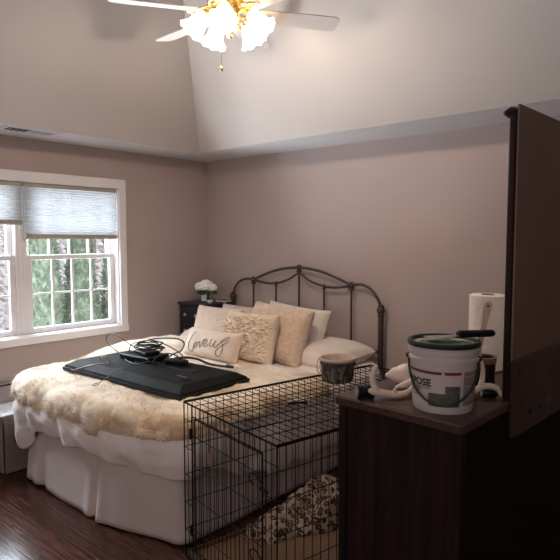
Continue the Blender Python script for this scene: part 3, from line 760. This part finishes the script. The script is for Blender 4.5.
def tz(x, y): return CH-.006*math.sin(PI*y/CL)*math.sin(PI*x/CW)
for k in range(n+1):
    y = CL*k/n; b.tube([(CW*i/4, y, tz(CW*i/4, y)+.003) for i in range(5)], W1, 5)
for k in range(8):
    x = CW*k/7; b.tube([(x, CL*i/5, tz(x, CL*i/5)+.007) for i in range(6)], W1*1.1, 5)
rail_rect(b, [(0, 0, CH+.003), (CW, 0, CH+.003), (CW, CL, CH+.003), (0, CL, CH+.003)], W2*1.2)
b.build('top_panel', M['cratewire'], cr)
b = MB(); b.tube(spline([(.37, .36, CH+.006), (.37, .365, CH+.013), (.38, .39, CH+.015), (.395, .43, CH+.015), (.40, .445, CH+.013), (.40, .45, CH+.006)], 6), .006, 8); b.build('carry_handle', M['gloss'], cr, True)
b = MB(); b.box(.008, CW-.008, .008, CL-.008, .020, .026)
for (x0, x1, y0, y1) in ((.008, .014, .008, CL-.008), (CW-.014, CW-.008, .008, CL-.008), (.014, CW-.014, .008, .014), (.014, CW-.014, CL-.014, CL-.008)): b.box(x0, x1, y0, y1, .026, .05)
b.build('tray', M['tray'], cr)
# feet under the crate so it rests on the floor
for x in (.03, CW-.03):
    for y in (.03, CL-.03): b = MB(); b.bbox(x-.012, x+.012, y-.012, y+.012, 0, .02, .003); b.build('rubber_foot', M['cable'], cr)

# blanket crumpled inside the crate
bl = MB()
def blk(u, v):
    a = u*2*PI; rr = math.sin(min(1, v)*PI/2)
    ax, ay = .15*(1+.25*math.sin(3*a+1)), .40*(1+.15*math.sin(2*a)+.1*math.sin(5*a))
    x = math.cos(a)*rr*ax; y = math.sin(a)*rr*ay
    h = max(0, 1-rr**2.6)
    z = h*(.155+.05*y/.4)+h*.10*nz(x, y, 1, 9)+.08*h**.5*abs(nz(x, y, 5, 12))
    x += .035*nz(x, y, z+2, 9); y += .04*nz(x, y, z+6, 8)
    return Vector((x, y, max(.0, z)))
bl.grid(blk, 110, 46, True)
o = bl.build('spotted_blanket', M['leopard'], None, True, loc=(-1.905, 2.45, .029), rz=R(-8)); tag(o, 'crumpled black and tan spotted plush blanket inside the wire crate', 'blanket')

# bark basket on the crate
bk = thing('bark_basket', 'round bark-covered basket with cream rim on top of the crate', 'basket', (-1.815, 2.575, CH+.0095))
b = MB(); b.lathe([(.080, 0), (.088, .010), (.097, .105), (.099, .118), (.093, .118), (.088, .10), (.080, .012), (.01, .010)], 40, capt=False); b.build('bark_wall', M['bark'], bk, True, 60)
b = MB(); b.lathe([(.094, .112), (.104, .118), (.106, .126), (.102, .134), (.092, .132), (.087, .10), (.080, .055), (.01, .05)], 40, capt=False, capb=False); b.build('rim_lining', M['liner'], bk, True, 60)
b = MB(); b.tube(spline([(-.105, -.01, .118), (-.122, -.02, .10), (-.122, -.03, .055), (-.105, -.03, .03), (-.095, -.03, .05)], 6), .0022, 5)
b.tube(spline([(.105, .01, .118), (.117, .015, .10), (.118, .02, .07), (.108, .02, .05)], 6), .0022, 5)
for z, r_ in ((.104, .0995), (.098, .0985)): b.tube([(r_*math.cos(2*PI*k/30), r_*math.sin(2*PI*k/30), z+.004*math.sin(k)) for k in range(30)], .0018, 5, closed=True)
b.build('wire_handle', M['iron'], bk, True)

# ------------------------------------------------------------------ dresser with mirror, seen from side and back
DA = Vector((-1.151, 1.614, 0)); DRZ = R(-3); DW, DL, DZ = .48, 1.74, 1.05
dr = thing('dresser', 'tall dark wood dresser with attached mirror, its back to the camera side', 'dresser', DA, DRZ)
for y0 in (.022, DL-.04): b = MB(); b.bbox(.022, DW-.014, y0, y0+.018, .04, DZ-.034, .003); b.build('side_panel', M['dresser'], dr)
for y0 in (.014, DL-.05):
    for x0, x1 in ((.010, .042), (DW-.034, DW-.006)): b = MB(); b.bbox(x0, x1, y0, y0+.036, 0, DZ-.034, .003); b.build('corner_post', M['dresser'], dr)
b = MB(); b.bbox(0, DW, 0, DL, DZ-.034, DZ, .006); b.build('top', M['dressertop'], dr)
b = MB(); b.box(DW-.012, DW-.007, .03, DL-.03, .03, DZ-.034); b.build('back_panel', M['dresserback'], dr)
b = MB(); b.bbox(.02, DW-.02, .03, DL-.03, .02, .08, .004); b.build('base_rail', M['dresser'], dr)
for i in range(2):
    for k in range(4):
        y0 = .06+i*.815; z0 = .10+k*.228
        d = MB(); d.bbox(.008, .026, y0, y0+.795, z0, z0+.215, .005); do = d.build('drawer', M['dresser'], dr)
        for yy in (.2, .6):
            q = MB(); q.lathe([(.006, 0), (.006, .014), (.015, .018), (.014, .028), (.004, .031)], 12, Matrix.Translation((.008, y0+yy, z0+.108)) @ Matrix.Rotation(-PI/2, 4, 'Y')); q.build('knob', M['knob'], do, True, 40)
MY0, MY1 = .352, 1.335
sb = MB(); sb.bbox(DW-.004, DW+.016, MY0, MY1, .925, 1.19, .003); so = sb.build('support_board', M['board'], dr)
for (y, z, r_) in ((MY0+.03, 1.145, .006), (MY0+.055, 1.045, .005), (MY0+.025, 1.028, .004), (MY0+.135, .99, .012), (MY0+.235, .985, .011), (MY0+.32, 1.10, .006), (MY0+.02, 1.16, .004)):
    b = MB(); b.lathe([(r_, 0), (r_, .001)], 12, Matrix.Translation((DW+.016, y, z)) @ Matrix.Rotation(PI/2, 4, 'Y')); b.build('screw_hole', M['hole'], so)
b = MB(); b.bbox(DW+.016, DW+.018, MY0+.29, MY0+.36, .985, 1.015, .001); b.build('paper_label', M['holelabel'], so)
fr = MB()
fx0, fx1 = DW-.032, DW-.006
for (y0, y1, z0, z1) in ((MY0, MY0+.07, DZ, 2.02), (MY1-.07, MY1, DZ, 2.02), (MY0+.06, MY1-.06, DZ, DZ+.08), (MY0+.06, MY1-.06, 1.945, 2.02)): fr.bbox(fx0, fx1, y0, y1, z0, z1, .006)
fr.build('mirror_frame', M['dresser'], dr)
b = MB(); b.box(fx0+.010, fx0+.014, MY0+.06, MY1-.06, DZ+.07, 1.97); b.build('mirror_glass', M['mirror'], dr)
b = MB(); b.box(fx1, fx1+.006, MY0+.006, MY1-.006, 1.185, 2.042); b.build('mirror_back_board', M['mirrorback'], dr)
b = MB(); b.bbox(fx0-.022, fx1-.001, MY0-.006, MY1+.006, 2.003, 2.036, .012); b.build('crown_molding', M['dresser'], dr)

# ------------------------------------------------------------------ things on the dresser
ZT = DZ
BC = Vector((-.803, 1.738, ZT)); view = math.atan2(-BC.y, -BC.x)   # angle from the bucket to the camera
bu = thing('compound_bucket', 'white plastic joint compound bucket with dark green lid on the dresser', 'bucket', BC); bu.scale = (.945, .945, .935)
prof = [(.098, 0), (.101, .004), (.112, .172), (.118, .173), (.119, .184), (.1135, .188), (.1145, .2), (.120, .202), (.121, .214), (.116, .218), (.116, .228)]
b = MB(); b.lathe(prof, 64); b.build('pail', M['bucket'], bu, True, 35)
b = MB(); b.lathe([(.1165, .222), (.1225, .223), (.1235, .234), (.120, .240), (.112, .240), (.107, .234), (.105, .228), (.02, .227), (.001, .227)], 64, capb=False, capt=False); b.build('lid', M['lid'], bu, True, 35)
rnd = random.Random(11); b = MB()
def pl(u, v):
    a = u*2*PI; r_ = .092*v*(1+.12*math.sin(3*a)+.07*math.sin(7*a+1)); x, y = r_*math.cos(a), r_*math.sin(a)
    return Vector((x, y, .2275+.004*(1-v**4)+.0025*nz(x, y, 1, 40)*(1-v)))
b.grid(pl, 48, 14, True); b.build('dried_compound', M['plaster'], bu, True)
def cyl_pt(th, z, off=.0008):
    """th degrees to the right of the camera-facing line"""
    rr = lerp(.101, .112, (z-.004)/.168)+off; a = view+R(th); return Vector((rr*math.cos(a), rr*math.sin(a), z))
def patch(name, th0, th1, z0, z1, m, parent=bu, off=.0008):
    b = MB(); b.grid(lambda u, v: cyl_pt(lerp(th0, th1, u), lerp(z0, z1, v), off), 24, 3); return b.build(name, m, parent, True)
lab = patch('label', -88, 84, .022, .158, M['lblwhite'])
patch('red_stripe', -78, 31, .136, .146, M['red'], lab, .0014)
b = MB(); b.add([cyl_pt(-4, .134, .002), cyl_pt(4, .134, .002), cyl_pt(0, .150, .002)], [(0, 1, 2)]); b.build('white_triangle_mark', M['lblwhite'], lab)
patch('grey_photo_panel', -26, 31, .026, .072, M['lblgreen'], lab, .0014)
patch('dark_photo_patch', 4, 31, .026, .098, M['lblgreen'], lab, .0012)
ip = patch('instruction_panel', 37, 82, .028, .146, M['lblpink'], lab, .0014)
for z in (.060, .095, .128): patch('panel_rule', 39, 80, z, z+.0022, M['lblwhite'], ip, .0019)
patch('panel_rule', 40, 74, .036, .040, M['red'], ip, .0019)
def curved_text(txt, th_right, zc, size, m, name, bold=.0):
    cu = bpy.data.curves.new('t', 'FONT'); cu.body = txt; cu.size = size; cu.align_x = 'RIGHT'; cu.align_y = 'CENTER'; cu.offset = bold; cu.resolution_u = 3
    ob = bpy.data.objects.new('t', cu); COL.objects.link(ob)
    dg = bpy.context.evaluated_depsgraph_get(); dg.update()
    me = bpy.data.meshes.new_from_object(ob.evaluated_get(dg)); bpy.data.objects.remove(ob); bpy.data.curves.remove(cu)
    for v in me.vertices:
        p = cyl_pt(th_right + math.degrees(v.co.x/.108), zc+v.co.y, .0016); v.co = p
    me.materials.clear(); me.materials.append(m); me.name = name
    o = bpy.data.objects.new(name, me); COL.objects.link(o); o.parent = lab; return o
curved_text('ALL PURPOSE', -21, .104, .034, M['print'], 'lettering', .0013)
curved_text('JOINT COMPOUND', -21, .086, .0115, M['print'], 'lettering')
for z, a, c_ in ((.078, -74, -40), (.072, -74, -46), (.066, -74, -50), (.056, -70, -38)): patch('small_print_line', a, c_, z, z+.0028, M['lblgreen'], lab, .0015)
# bail handle hanging in front
hp = []
for k in range(25):
    s_ = k/24; th = lerp(-84, 82, s_); z = .178-.142*math.sin(PI*s_)**.85-.0*s_; a = view+R(th); rr = .117+.006*math.sin(PI*s_)
    hp.append((rr*math.cos(a), rr*math.sin(a), z))
b = MB(); b.tube(hp, .0042, 8); b.build('bail_handle', M['lid'], bu, True)
for th in (-84, 82):
    a = view+R(th); b = MB(); b.ball((.119*math.cos(a), .119*math.sin(a), .180), .010, 10, 8); b.build('handle_ear', M['lid'], bu, True)

# vectors along the picture's right and away at the dresser, for laying small objects
rx, ry = math.cos(R(41.05)), math.sin(R(41.05))
RT = Vector((rx, ry, 0)); AW = Vector((-ry, rx, 0))
def frame_at(loc, rz): return Matrix.Translation(loc) @ Matrix.Rotation(rz, 4, 'Z')
pk = thing('putty_knife', 'putty knife with flat black handle lying across bucket lid', 'putty knife', BC+Vector((0, 0, .2265)), R(41.05+8))
b = MB(); b.bbox(.045, .175, -.014, .014, .002, .024, .006); b.build('handle', M['gloss'], pk)
b = MB(); b.add([(-.055, -.038, .001), (-.055, .038, .001), (.05, .012, .006), (.05, -.012, .006), (-.055, -.038, .003), (-.055, .038, .003), (.05, .012, .009), (.05, -.012, .009)],
      [(0, 1, 2, 3), (7, 6, 5, 4), (0, 4, 5, 1), (1, 5, 6, 2), (2, 6, 7, 3), (3, 7, 4, 0)]); b.build('blade', M['steel'], pk)

mg = thing('brush_mug', 'dark brown mug with copper rim behind bucket holding a paintbrush', 'mug', (-.793, 2.040, ZT))
b = MB(); b.lathe([(.040, 0), (.046, .006), (.048, .10), (.049, .118), (.044, .118), (.042, .02), (.005, .012)], 28, capt=False); b.build('mug_wall', M['cup'], mg, True, 50)
b = MB(); b.lathe([(.049, .100), (.0505, .102), (.0515, .122), (.046, .123), (.045, .104)], 28, capt=False, capb=False); b.build('rim_band', M['copper'], mg, True, 50)
pb = thing('paintbrush', 'paintbrush with pale wooden handle and hanging hole, upright in mug', 'paintbrush', (-.822, 2.02, ZT+.014), R(41.05))
lean = Matrix.Rotation(R(10), 4, 'Y')
b = MB(); out = [(.020, .085), (.018, .10), (.010, .13), (.009, .20), (.012, .26), (.0145, .290), (.0135, .305), (.007, .314)]
vs = []; fs = []; nn = len(out)
for yy in (-.006, .006):
    for (w_, z) in out: vs += [lean @ Vector((-w_, yy, z)), lean @ Vector((w_, yy, z))]
for k in range(nn-1):
    a0 = 2*k; fs.append((a0, a0+1, a0+3, a0+2)); b0 = 2*nn+2*k; fs.append((b0, b0+2, b0+3, b0+1))
    fs.append((a0, a0+2, b0+2, b0)); fs.append((a0+1, b0+1, b0+3, a0+3))
fs.append((2*nn-2, 2*nn-1, 4*nn-1, 4*nn-2)); fs.append((0, 2*nn, 2*nn+1, 1))
b.add(vs, fs); ho = b.build('handle', M['brushwood'], pb)
b = MB(); b.lathe([(.0042, -.0066), (.0042, .0066)], 10, lean @ Matrix.Translation((0, 0, .297)) @ Matrix.Rotation(PI/2, 4, 'X')); b.build('hanging_hole', M['hole'], ho)
b = MB(); b.box(-.021, .021, -.008, .008, .050, .088, lean); b.build('ferrule', M['copper'], pb)
b = MB(); b.box(-.019, .019, -.007, .007, .008, .050, lean); b.build('bristles', M['ink'], pb)

pt_ = thing('paper_towel_roll', 'white paper towel roll standing on the dresser beside mirror', 'paper towels', (-.905, 2.372, ZT)); pt_.scale = (1.08, 1.08, 1.06)
b = MB()
def roll_pt(u, v):
    a = u*2*PI; r_ = .068+.0012*nz(math.cos(a)*2, math.sin(a)*2, v*3, 1.5); return Vector((r_*math.cos(a), r_*math.sin(a), .004+.292*v))
b.grid(roll_pt, 40, 14, True); b.lathe([(.068, .296), (.060, .300), (.026, .299)], 40, capb=False, capt=False); b.lathe([(.026, .001), (.068, .004)], 40, capb=True, capt=False); b.build('towel_sheet', M['paper'], pt_, True, 50)
b = MB(); b.lathe([(.025, .0), (.025, .301), (.021, .301), (.021, .01)], 24, capt=True); b.build('cardboard_core', M['card'], pt_, True, 40)
b = MB(); b.grid(lambda u, v: Vector(((.0695+.004*u*u)*math.cos(R(-20-34*u)), (.0695+.004*u*u)*math.sin(R(-20-34*u)), .006+.288*v)), 8, 6); b.build('loose_flap', M['paper'], pt_, True)

# antlers
def antler(name, label, loc, rz, beams, group='antlers on the dresser'):
    t = thing(name, label, 'antler', loc, rz, group); b = MB()
    for pts, rad in beams:
        q = spline(pts, 7); n = len(q); rr = []
        for i in range(n):
            f = i/(n-1)*(len(rad)-1); k = min(int(f), len(rad)-2); rr.append(lerp(rad[k], rad[k+1], f-k)*(1+.04*math.sin(i*1.9)))
        b.tube(q, rr, 10); b.ball(q[-1], rr[-1], 8, 6); b.ball(q[0], rr[0], 8, 6)
    b.build('branched_beam', M['bone'], t, True)
VR = R(41.05)      # local x = to the right as seen, local y = away
antler('shed_antler', 'pale antler with upright tine lying left of the white bucket', (-1.005, 1.67, ZT), VR, [
    ([(-.028, .0, .028), (.0, .0, .024), (.035, .005, .017), (.07, .01, .014), (.105, .03, .016), (.13, .06, .026)], [.013, .014, .013, .0115, .010, .007]),
    ([(-.005, .0, .026), (-.018, .004, .055), (-.02, .006, .085), (-.008, .008, .112)], [.013, .012, .010, .007]),
    ([(.056, .006, .017), (.055, .0, .030), (.058, -.004, .040)], [.009, .007, .003])])
antler('shed_antler', 'pale forked antler right of the bucket, beside mirror edge', (-.752, 1.905, ZT), VR, [
    ([(-.055, .0, .016), (-.02, .0, .022), (.012, .0, .040), (.04, -.002, .043), (.066, -.004, .034), (.078, -.006, .012)], [.009, .010, .0115, .011, .010, .006]),
    ([(.008, .0, .038), (.016, .004, .070), (.017, .004, .10), (.012, .004, .128)], [.011, .009, .008, .005]),
    ([(-.015, .0, .022), (-.035, -.008, .012), (-.06, -.012, .009)], [.009, .009, .007])])
# white smooth ornament with two tapering lobes
t = thing('horn_ornament', 'smooth whitish two-horned ornament lying behind and left of the bucket', 'ornament', (-1.005, 1.90, ZT), VR)
def horn(pts, rad, sq=1.):
    q = spline(pts, 8); n = len(q); rr = []
    for i in range(n):
        f = i/(n-1)*(len(rad)-1); k = min(int(f), len(rad)-2); rr.append(lerp(rad[k], rad[k+1], sstep(f-k)))
    b = MB(); b.tube(q, rr, 18); b.ball(q[0], rr[0], 10, 8); b.ball(q[-1], rr[-1], 10, 8); return b
horn([(-.088, .0, .042), (-.06, .0, .044), (-.02, .0, .045), (.03, .0, .046), (.09, .0, .044)], [.009, .028, .041, .045, .042]).build('upper_lobe', M['ceramic'], t, True)
horn([(-.068, -.065, .014), (-.03, -.062, .024), (.01, -.05, .032), (.05, -.03, .034)], [.005, .014, .022, .026]).build('pointed_lobe', M['ceramic'], t, True)

def can(name, label, cat, loc, rz, r, ln):
    t = thing(name, label, cat, loc, rz)
    T = Matrix.Translation((0, 0, r)) @ Matrix.Rotation(PI/2, 4, 'Y')
    b = MB(); b.lathe([(r*.85, -ln/2), (r, -ln/2+.004), (r, -ln*.15), (r*.9, -ln*.12), (r*.9, ln*.1), (r, ln*.13), (r, ln/2-.004), (r*.85, ln/2)], 26, T); b.build('barrel', M['gloss'], t, True, 40)
    b = MB(); b.tube([T @ Vector((r*.72*math.cos(2*PI*k/24), r*.72*math.sin(2*PI*k/24), -ln/2-.0005)) for k in range(24)], .0022, 6, closed=True); b.build('bezel_ring', M['grey'], t, True)
    b = MB(); b.lathe([(r*.32, -ln/2-.003), (r*.32, -ln/2)], 16, T); b.build('center_cap', M['grey'], t, True, 40)
can('flashlight', 'short black cylinder lying on dresser corner by left antler', 'flashlight', (-1.045, 1.650, ZT), R(48), .0235, .060)
can('flashlight', 'short black cylinder lying under right antler beside mirror', 'flashlight', (-.728, 1.945, ZT), R(35), .016, .05)

# ------------------------------------------------------------------ ceiling fan
FC = Vector((-2.17, 2.094, 0)); FZ = 2.757
fan = thing('ceiling_fan', 'white and brass ceiling fan with lit bell glass lights', 'ceiling fan', (FC.x, FC.y, FZ), 0)
b = MB(); b.lathe([(.05, .02), (.085, .025), (.11, .04), (.125, .08), (.12, .14), (.08, .18), (.03, .20)], 32); b.build('motor_housing', M['brass'], fan, True, 45)
topz = ZC+TS*TR_-FZ
b = MB(); b.tube([(0, 0, .18), (0, 0, topz-.05)], .014, 12); b.build('downrod', M['brass'], fan, True, 60)
b = MB(); b.lathe([(.02, topz-.09), (.06, topz-.06), (.075, topz)], 24); b.build('canopy', M['brass'], fan, True, 45)
for k in range(6):
    a = R(41.05) + R(16+60*k); T = Matrix.Rotation(a, 4, 'Z')
    bd = MB(); pitch = Matrix.Rotation(R(-13), 4, 'X')
    n = 14; top = []; 
    outl = [(.15, .045), (.19, .052), (.31, .058), (.45, .062), (.555, .062), (.575, .058), (.590, .045), (.594, .040)]
    vs = []; fs = []
    for zz in (-.003, .003):
        for (x, w_) in outl: vs += [T @ pitch @ Vector((x, -w_, zz)), T @ pitch @ Vector((x, w_, zz))]
    nn = len(outl)
    for i in range(nn-1):
        a0 = 2*i; fs.append((a0, a0+2, a0+3, a0+1)); b0 = 2*nn+2*i; fs.append((b0, b0+1, b0+3, b0+2))
        fs.append((a0, b0, b0+2, a0+2)); fs.append((a0+1, a0+3, b0+3, b0+1))
    fs.append((0, 1, 2*nn+1, 2*nn)); fs.append((2*nn-2, 4*nn-2, 4*nn-1, 2*nn-1))
    bd.add(vs, fs); bo = bd.build('blade', M['fanwhite'], fan)
    ir = MB()
    for sy in (-1, 1):
        ir.tube([T @ Vector(p) for p in spline([(.07, sy*.012, .022), (.11, sy*.035, .01), (.155, sy*.045, -.012), (.19, sy*.030, -.010), (.215, sy*.006, -.010)], 5)], .006, 6)
        ir.tube([T @ Vector(p) for p in spline([(.12, sy*.01, .0), (.14, sy*.025, -.012), (.16, sy*.018, -.012), (.15, sy*.004, -.008)], 5)], .004, 6)
    ir.tube([T @ Vector((.06, 0, .025)), T @ Vector((.20, 0, -.010))], .007, 8)
    ir.build('blade_iron', M['brass'], bo, True)
LZ = .083
U = Matrix.Translation((0, 0, LZ))
lk = MB(); lk.lathe([(.016, -.185), (.036, -.170), (.040, -.145), (.028, -.13), (.05, -.11), (.06, -.085), (.055, -.06)], 24, U); lk.ball((0, 0, LZ-.195), .015, 12, 8)
lk.build('light_kit_hub', M['brass'], fan, True, 45)
for k in range(5):
    a = R(41.05) + R((50)+72*k); T = U @ Matrix.Rotation(a, 4, 'Z')
    ar = MB(); ar.tube([T @ Vector(p) for p in spline([(.045, 0, -.10), (.075, 0, -.075), (.10, 0, -.075), (.112, 0, -.092)], 6)], .007, 8)
    for s_ in (-1, 1): ar.tube([T @ Vector(p) for p in spline([(.045, s_*.02, -.075), (.075, s_*.042, -.06), (.095, s_*.035, -.075), (.085, s_*.015, -.085)], 6)], .004, 6)
    S = T @ Matrix.Translation((.110, 0, -.086)) @ Matrix.Rotation(R(-38), 4, 'Y') @ Matrix.Scale(.97, 4)
    ar.lathe([(.012, .0), (.026, -.006), (.028, -.024), (.024, -.028)], 16, S); ao = ar.build('lamp_arm', M['brass'], fan, True, 50)
    sh = MB(); nn = 40
    pr = [(.024, -.022), (.032, -.035), (.040, -.060), (.045, -.085), (.051, -.108), (.060, -.126), (.072, -.138)]
    vs = []; fs = []
    for i, (r_, z) in enumerate(pr):
        for j in range(nn):
            th = 2*PI*j/nn; q = (i/(len(pr)-1))**3; rr = r_*(1+.06*q*math.cos(8*th)); vs.append(S @ Vector((rr*math.cos(th), rr*math.sin(th), z+.006*q*math.cos(8*th))))
    for i in range(len(pr)-1):
        for j in range(nn): fs.append((i*nn+j, i*nn+(j+1) % nn, (i+1)*nn+(j+1) % nn, (i+1)*nn+j))
    sh.add(vs, fs); so = sh.build('glass_shade', M['frost'], fan, True)
    bb = MB(); bb.lathe([(.010, -.025), (.013, -.045), (.022, -.070), (.020, -.085), (.008, -.094)], 14, S); bb.build('bulb', M['bulb'], so, True)
    ld = bpy.data.lights.new('fan_bulb_light', 'POINT'); ld.energy = 13; ld.color = (1., .82, .64); ld.shadow_soft_size = .025
    lo = bpy.data.objects.new('fan_bulb_light', ld); COL.objects.link(lo)
    lo.location = FC + Vector((0, 0, FZ)) + (S @ Vector((0, 0, -.112)))
b = MB(); px_, py_ = -.022, -.035
b.tube([(px_, py_, LZ-.15), (px_, py_, LZ-.350)], .0016, 5); b.lathe([(.003, -.349), (.009, -.361), (.010, -.371), (.004, -.379)], 12, Matrix.Translation((px_, py_, LZ))); b.build('pull_chain', M['brass'], fan, True)
b = MB(); b.tube([(.03, -.02, LZ-.16), (.03, -.02, LZ-.205)], .0016, 5); b.ball((.03, -.02, LZ-.212), .011, 10, 8); b.build('pull_chain', M['brass'], fan, True)

# ------------------------------------------------------------------ outdoors
GZ = -.9
def gz(x, y): return GZ + .03*(-4.3-x) + .15*nz(x, y, 0, .6) + .42*max(0, -10.5-x)*sstep((-10.5-x)/2)
g = MB()
def gp(u, v):
    x = lerp(XL-.2, -26, u**1.3); y = lerp(-8, 18, v); return Vector((x, y, gz(x, y)))
g.grid(gp, 60, 40); struct(g.build('ground', M['ground'], None, True))
def arbor(x, y, h, r, label, seed):
    t = thing('evergreen_tree', label, 'tree', (x, y, gz(x, y)-.02), 0, 'evergreen hedge beyond the window'); rn = random.Random(seed)
    b = MB(); b.tube([(0, 0, 0), (0, 0, h*.4)], [.07, .04], 8); b.build('trunk', M['barktree'], t)
    def f(u, v):
        a = u*2*PI; rr = r*(min(1, v*6+.35))*(1-max(0, v-.12)/.88)**.62*(1+.10*nz(math.cos(a)*2, math.sin(a)*2, v*7+seed, 1.6))
        rr += .045*nz(math.cos(a)*6+seed, math.sin(a)*6, v*h*6, 1.)
        return Vector((rr*math.cos(a), rr*math.sin(a), .08+(h-.08)*v))
    b = MB(); b.grid(f, 48, 60, True); b.build('foliage', M['ever'], t, True)
    b = MB()
    for k in range(3800):
        u, v = rn.random(), rn.random()**1.2*.99; P = f(u, v); a = u*2*PI
        o_ = Vector((math.cos(a), math.sin(a), rn.uniform(.3, 1.6))).normalized(); sd = Vector((-math.sin(a), math.cos(a), rn.uniform(-.6, .6))).normalized()
        ln = rn.uniform(.05, .12); wd = rn.uniform(.012, .03)
        b.add([P-sd*wd*.4, P+sd*wd*.4, P+o_*ln*.6+sd*wd, P+o_*ln, P+o_*ln*.6-sd*wd], [(0, 1, 2, 3, 4)])
    b.build('leaf_spray', M['ever2'], t)['kind'] = 'stuff'
AR = [(-9.2, 3.10, 4.2, .36, 'column-shaped green evergreen outside, behind the lowered left shade'), (-9.0, 4.42, 4.0, .33, 'column-shaped green evergreen outside, nearest the window mullion'),
      (-9.1, 5.16, 2.9, .33, 'column-shaped green evergreen outside, middle of the right sash'), (-9.0, 5.86, 4.1, .33, 'column-shaped green evergreen outside, right end of right sash'),
      (-9.1, 6.6, 4.0, .38, 'column-shaped green evergreen outside, hidden past window right edge'), (-9.1, 2.2, 4.1, .38, 'column-shaped green evergreen outside, past window left edge')]
for k, a in enumerate(AR): arbor(*a, k+1)
def bare(x, y, h, label, seed):
    t = thing('bare_tree', label, 'tree', (x, y, gz(x, y)-.03), 0, 'leafless trees beyond the window'); rn = random.Random(seed)
    b = MB()
    def br(p, d, ln, r_, lev):
        pts = [p]; q = p
        for k in range(4): d = (d+Vector((rn.uniform(-.16, .16), rn.uniform(-.16, .16), rn.uniform(-.03, .10)))).normalized(); q = q+d*ln/4; pts.append(q)
        b.tube(pts, [r_*(1-.5*i/4) for i in range(5)], 6)
        if lev < 4:
            for k in range(4 if lev else 7):
                s_ = rn.uniform(.3, 1); i = min(3, int(s_*4)); pp = pts[i].lerp(pts[i+1], s_*4-i); a = rn.random()*6.28
                br(pp, (d*.5+Vector((math.cos(a), math.sin(a), rn.uniform(.1, .8)))*.8).normalized(), ln*rn.uniform(.45, .65), r_*.42, lev+1)
    br(Vector((0, 0, 0)), Vector((rn.uniform(-.05, .05), rn.uniform(-.05, .05), 1)), h, .11, 0)
    b.build('branched_trunk', M['barktree'], t, True)
bare(-13.5, 6.4, 5.0, 'grey leafless tree behind the hedge, seen through window left side', 3)
bare(-14.5, 8.6, 5.2, 'grey leafless tree behind the hedge gaps, seen through right sash', 8)
bare(-12.5, 5.0, 4.4, 'grey leafless tree seen through the left window sash', 12)

# ------------------------------------------------------------------ light
w = bpy.data.worlds.new('overcast'); scene.world = w; w.use_nodes = True
nt = w.node_tree; bg = nt.nodes['Background']; bg.inputs[0].default_value = (.86, .93, 1., 1); bg.inputs[1].default_value = 2.2
def area(name, loc, target, sx, sy, e, col):
    ld = bpy.data.lights.new(name, 'AREA'); ld.shape = 'RECTANGLE'; ld.size = sx; ld.size_y = sy; ld.energy = e; ld.color = col
    o = bpy.data.objects.new(name, ld); COL.objects.link(o); o.location = loc
    o.rotation_euler = (Vector(target)-Vector(loc)).to_track_quat('-Z', 'Y').to_euler(); return o
area('sky_light', (-7.4, 1.9, 3.9), (-4.2, 1.9, 1.3), 4.0, 2.4, 1300, (.80, .89, 1.))
area('camera_side_fill', (.9, -1.5, 2.1), (-1.2, 1.8, 1.0), 1.2, 1.2, 25, (1., .86, .83))  # added fill lamp behind the camera, lifts mirror back and dresser
area('bed_foot_fill', (-2.3, -1.7, 1.75), (-2.8, 1.8, .6), 1.2, .9, 15, (1., .88, .86))  # second added fill, no lamp stands here; brightens skirt and duvet at the foot
area('ground_bounce_light', (-6.3, 1.9, -.45), (-3.6, 2.0, 2.2), 3.2, 2.2, 1500, (.86, .92, 1.))

# ------------------------------------------------------------------ camera
cam = bpy.data.cameras.new('camera'); co = bpy.data.objects.new('camera', cam); COL.objects.link(co); scene.camera = co
cam.sensor_fit = 'HORIZONTAL'; cam.sensor_width = 36; cam.lens = 568/560*36; cam.clip_start = .02
co.location = (0, 0, 1.6); co.rotation_euler = (R(90-4.13), 0, R(41.05))
scene.view_settings.view_transform = 'Standard'; scene.view_settings.look = 'None'; scene.view_settings.exposure = .16
scene.cycles.use_denoising = True
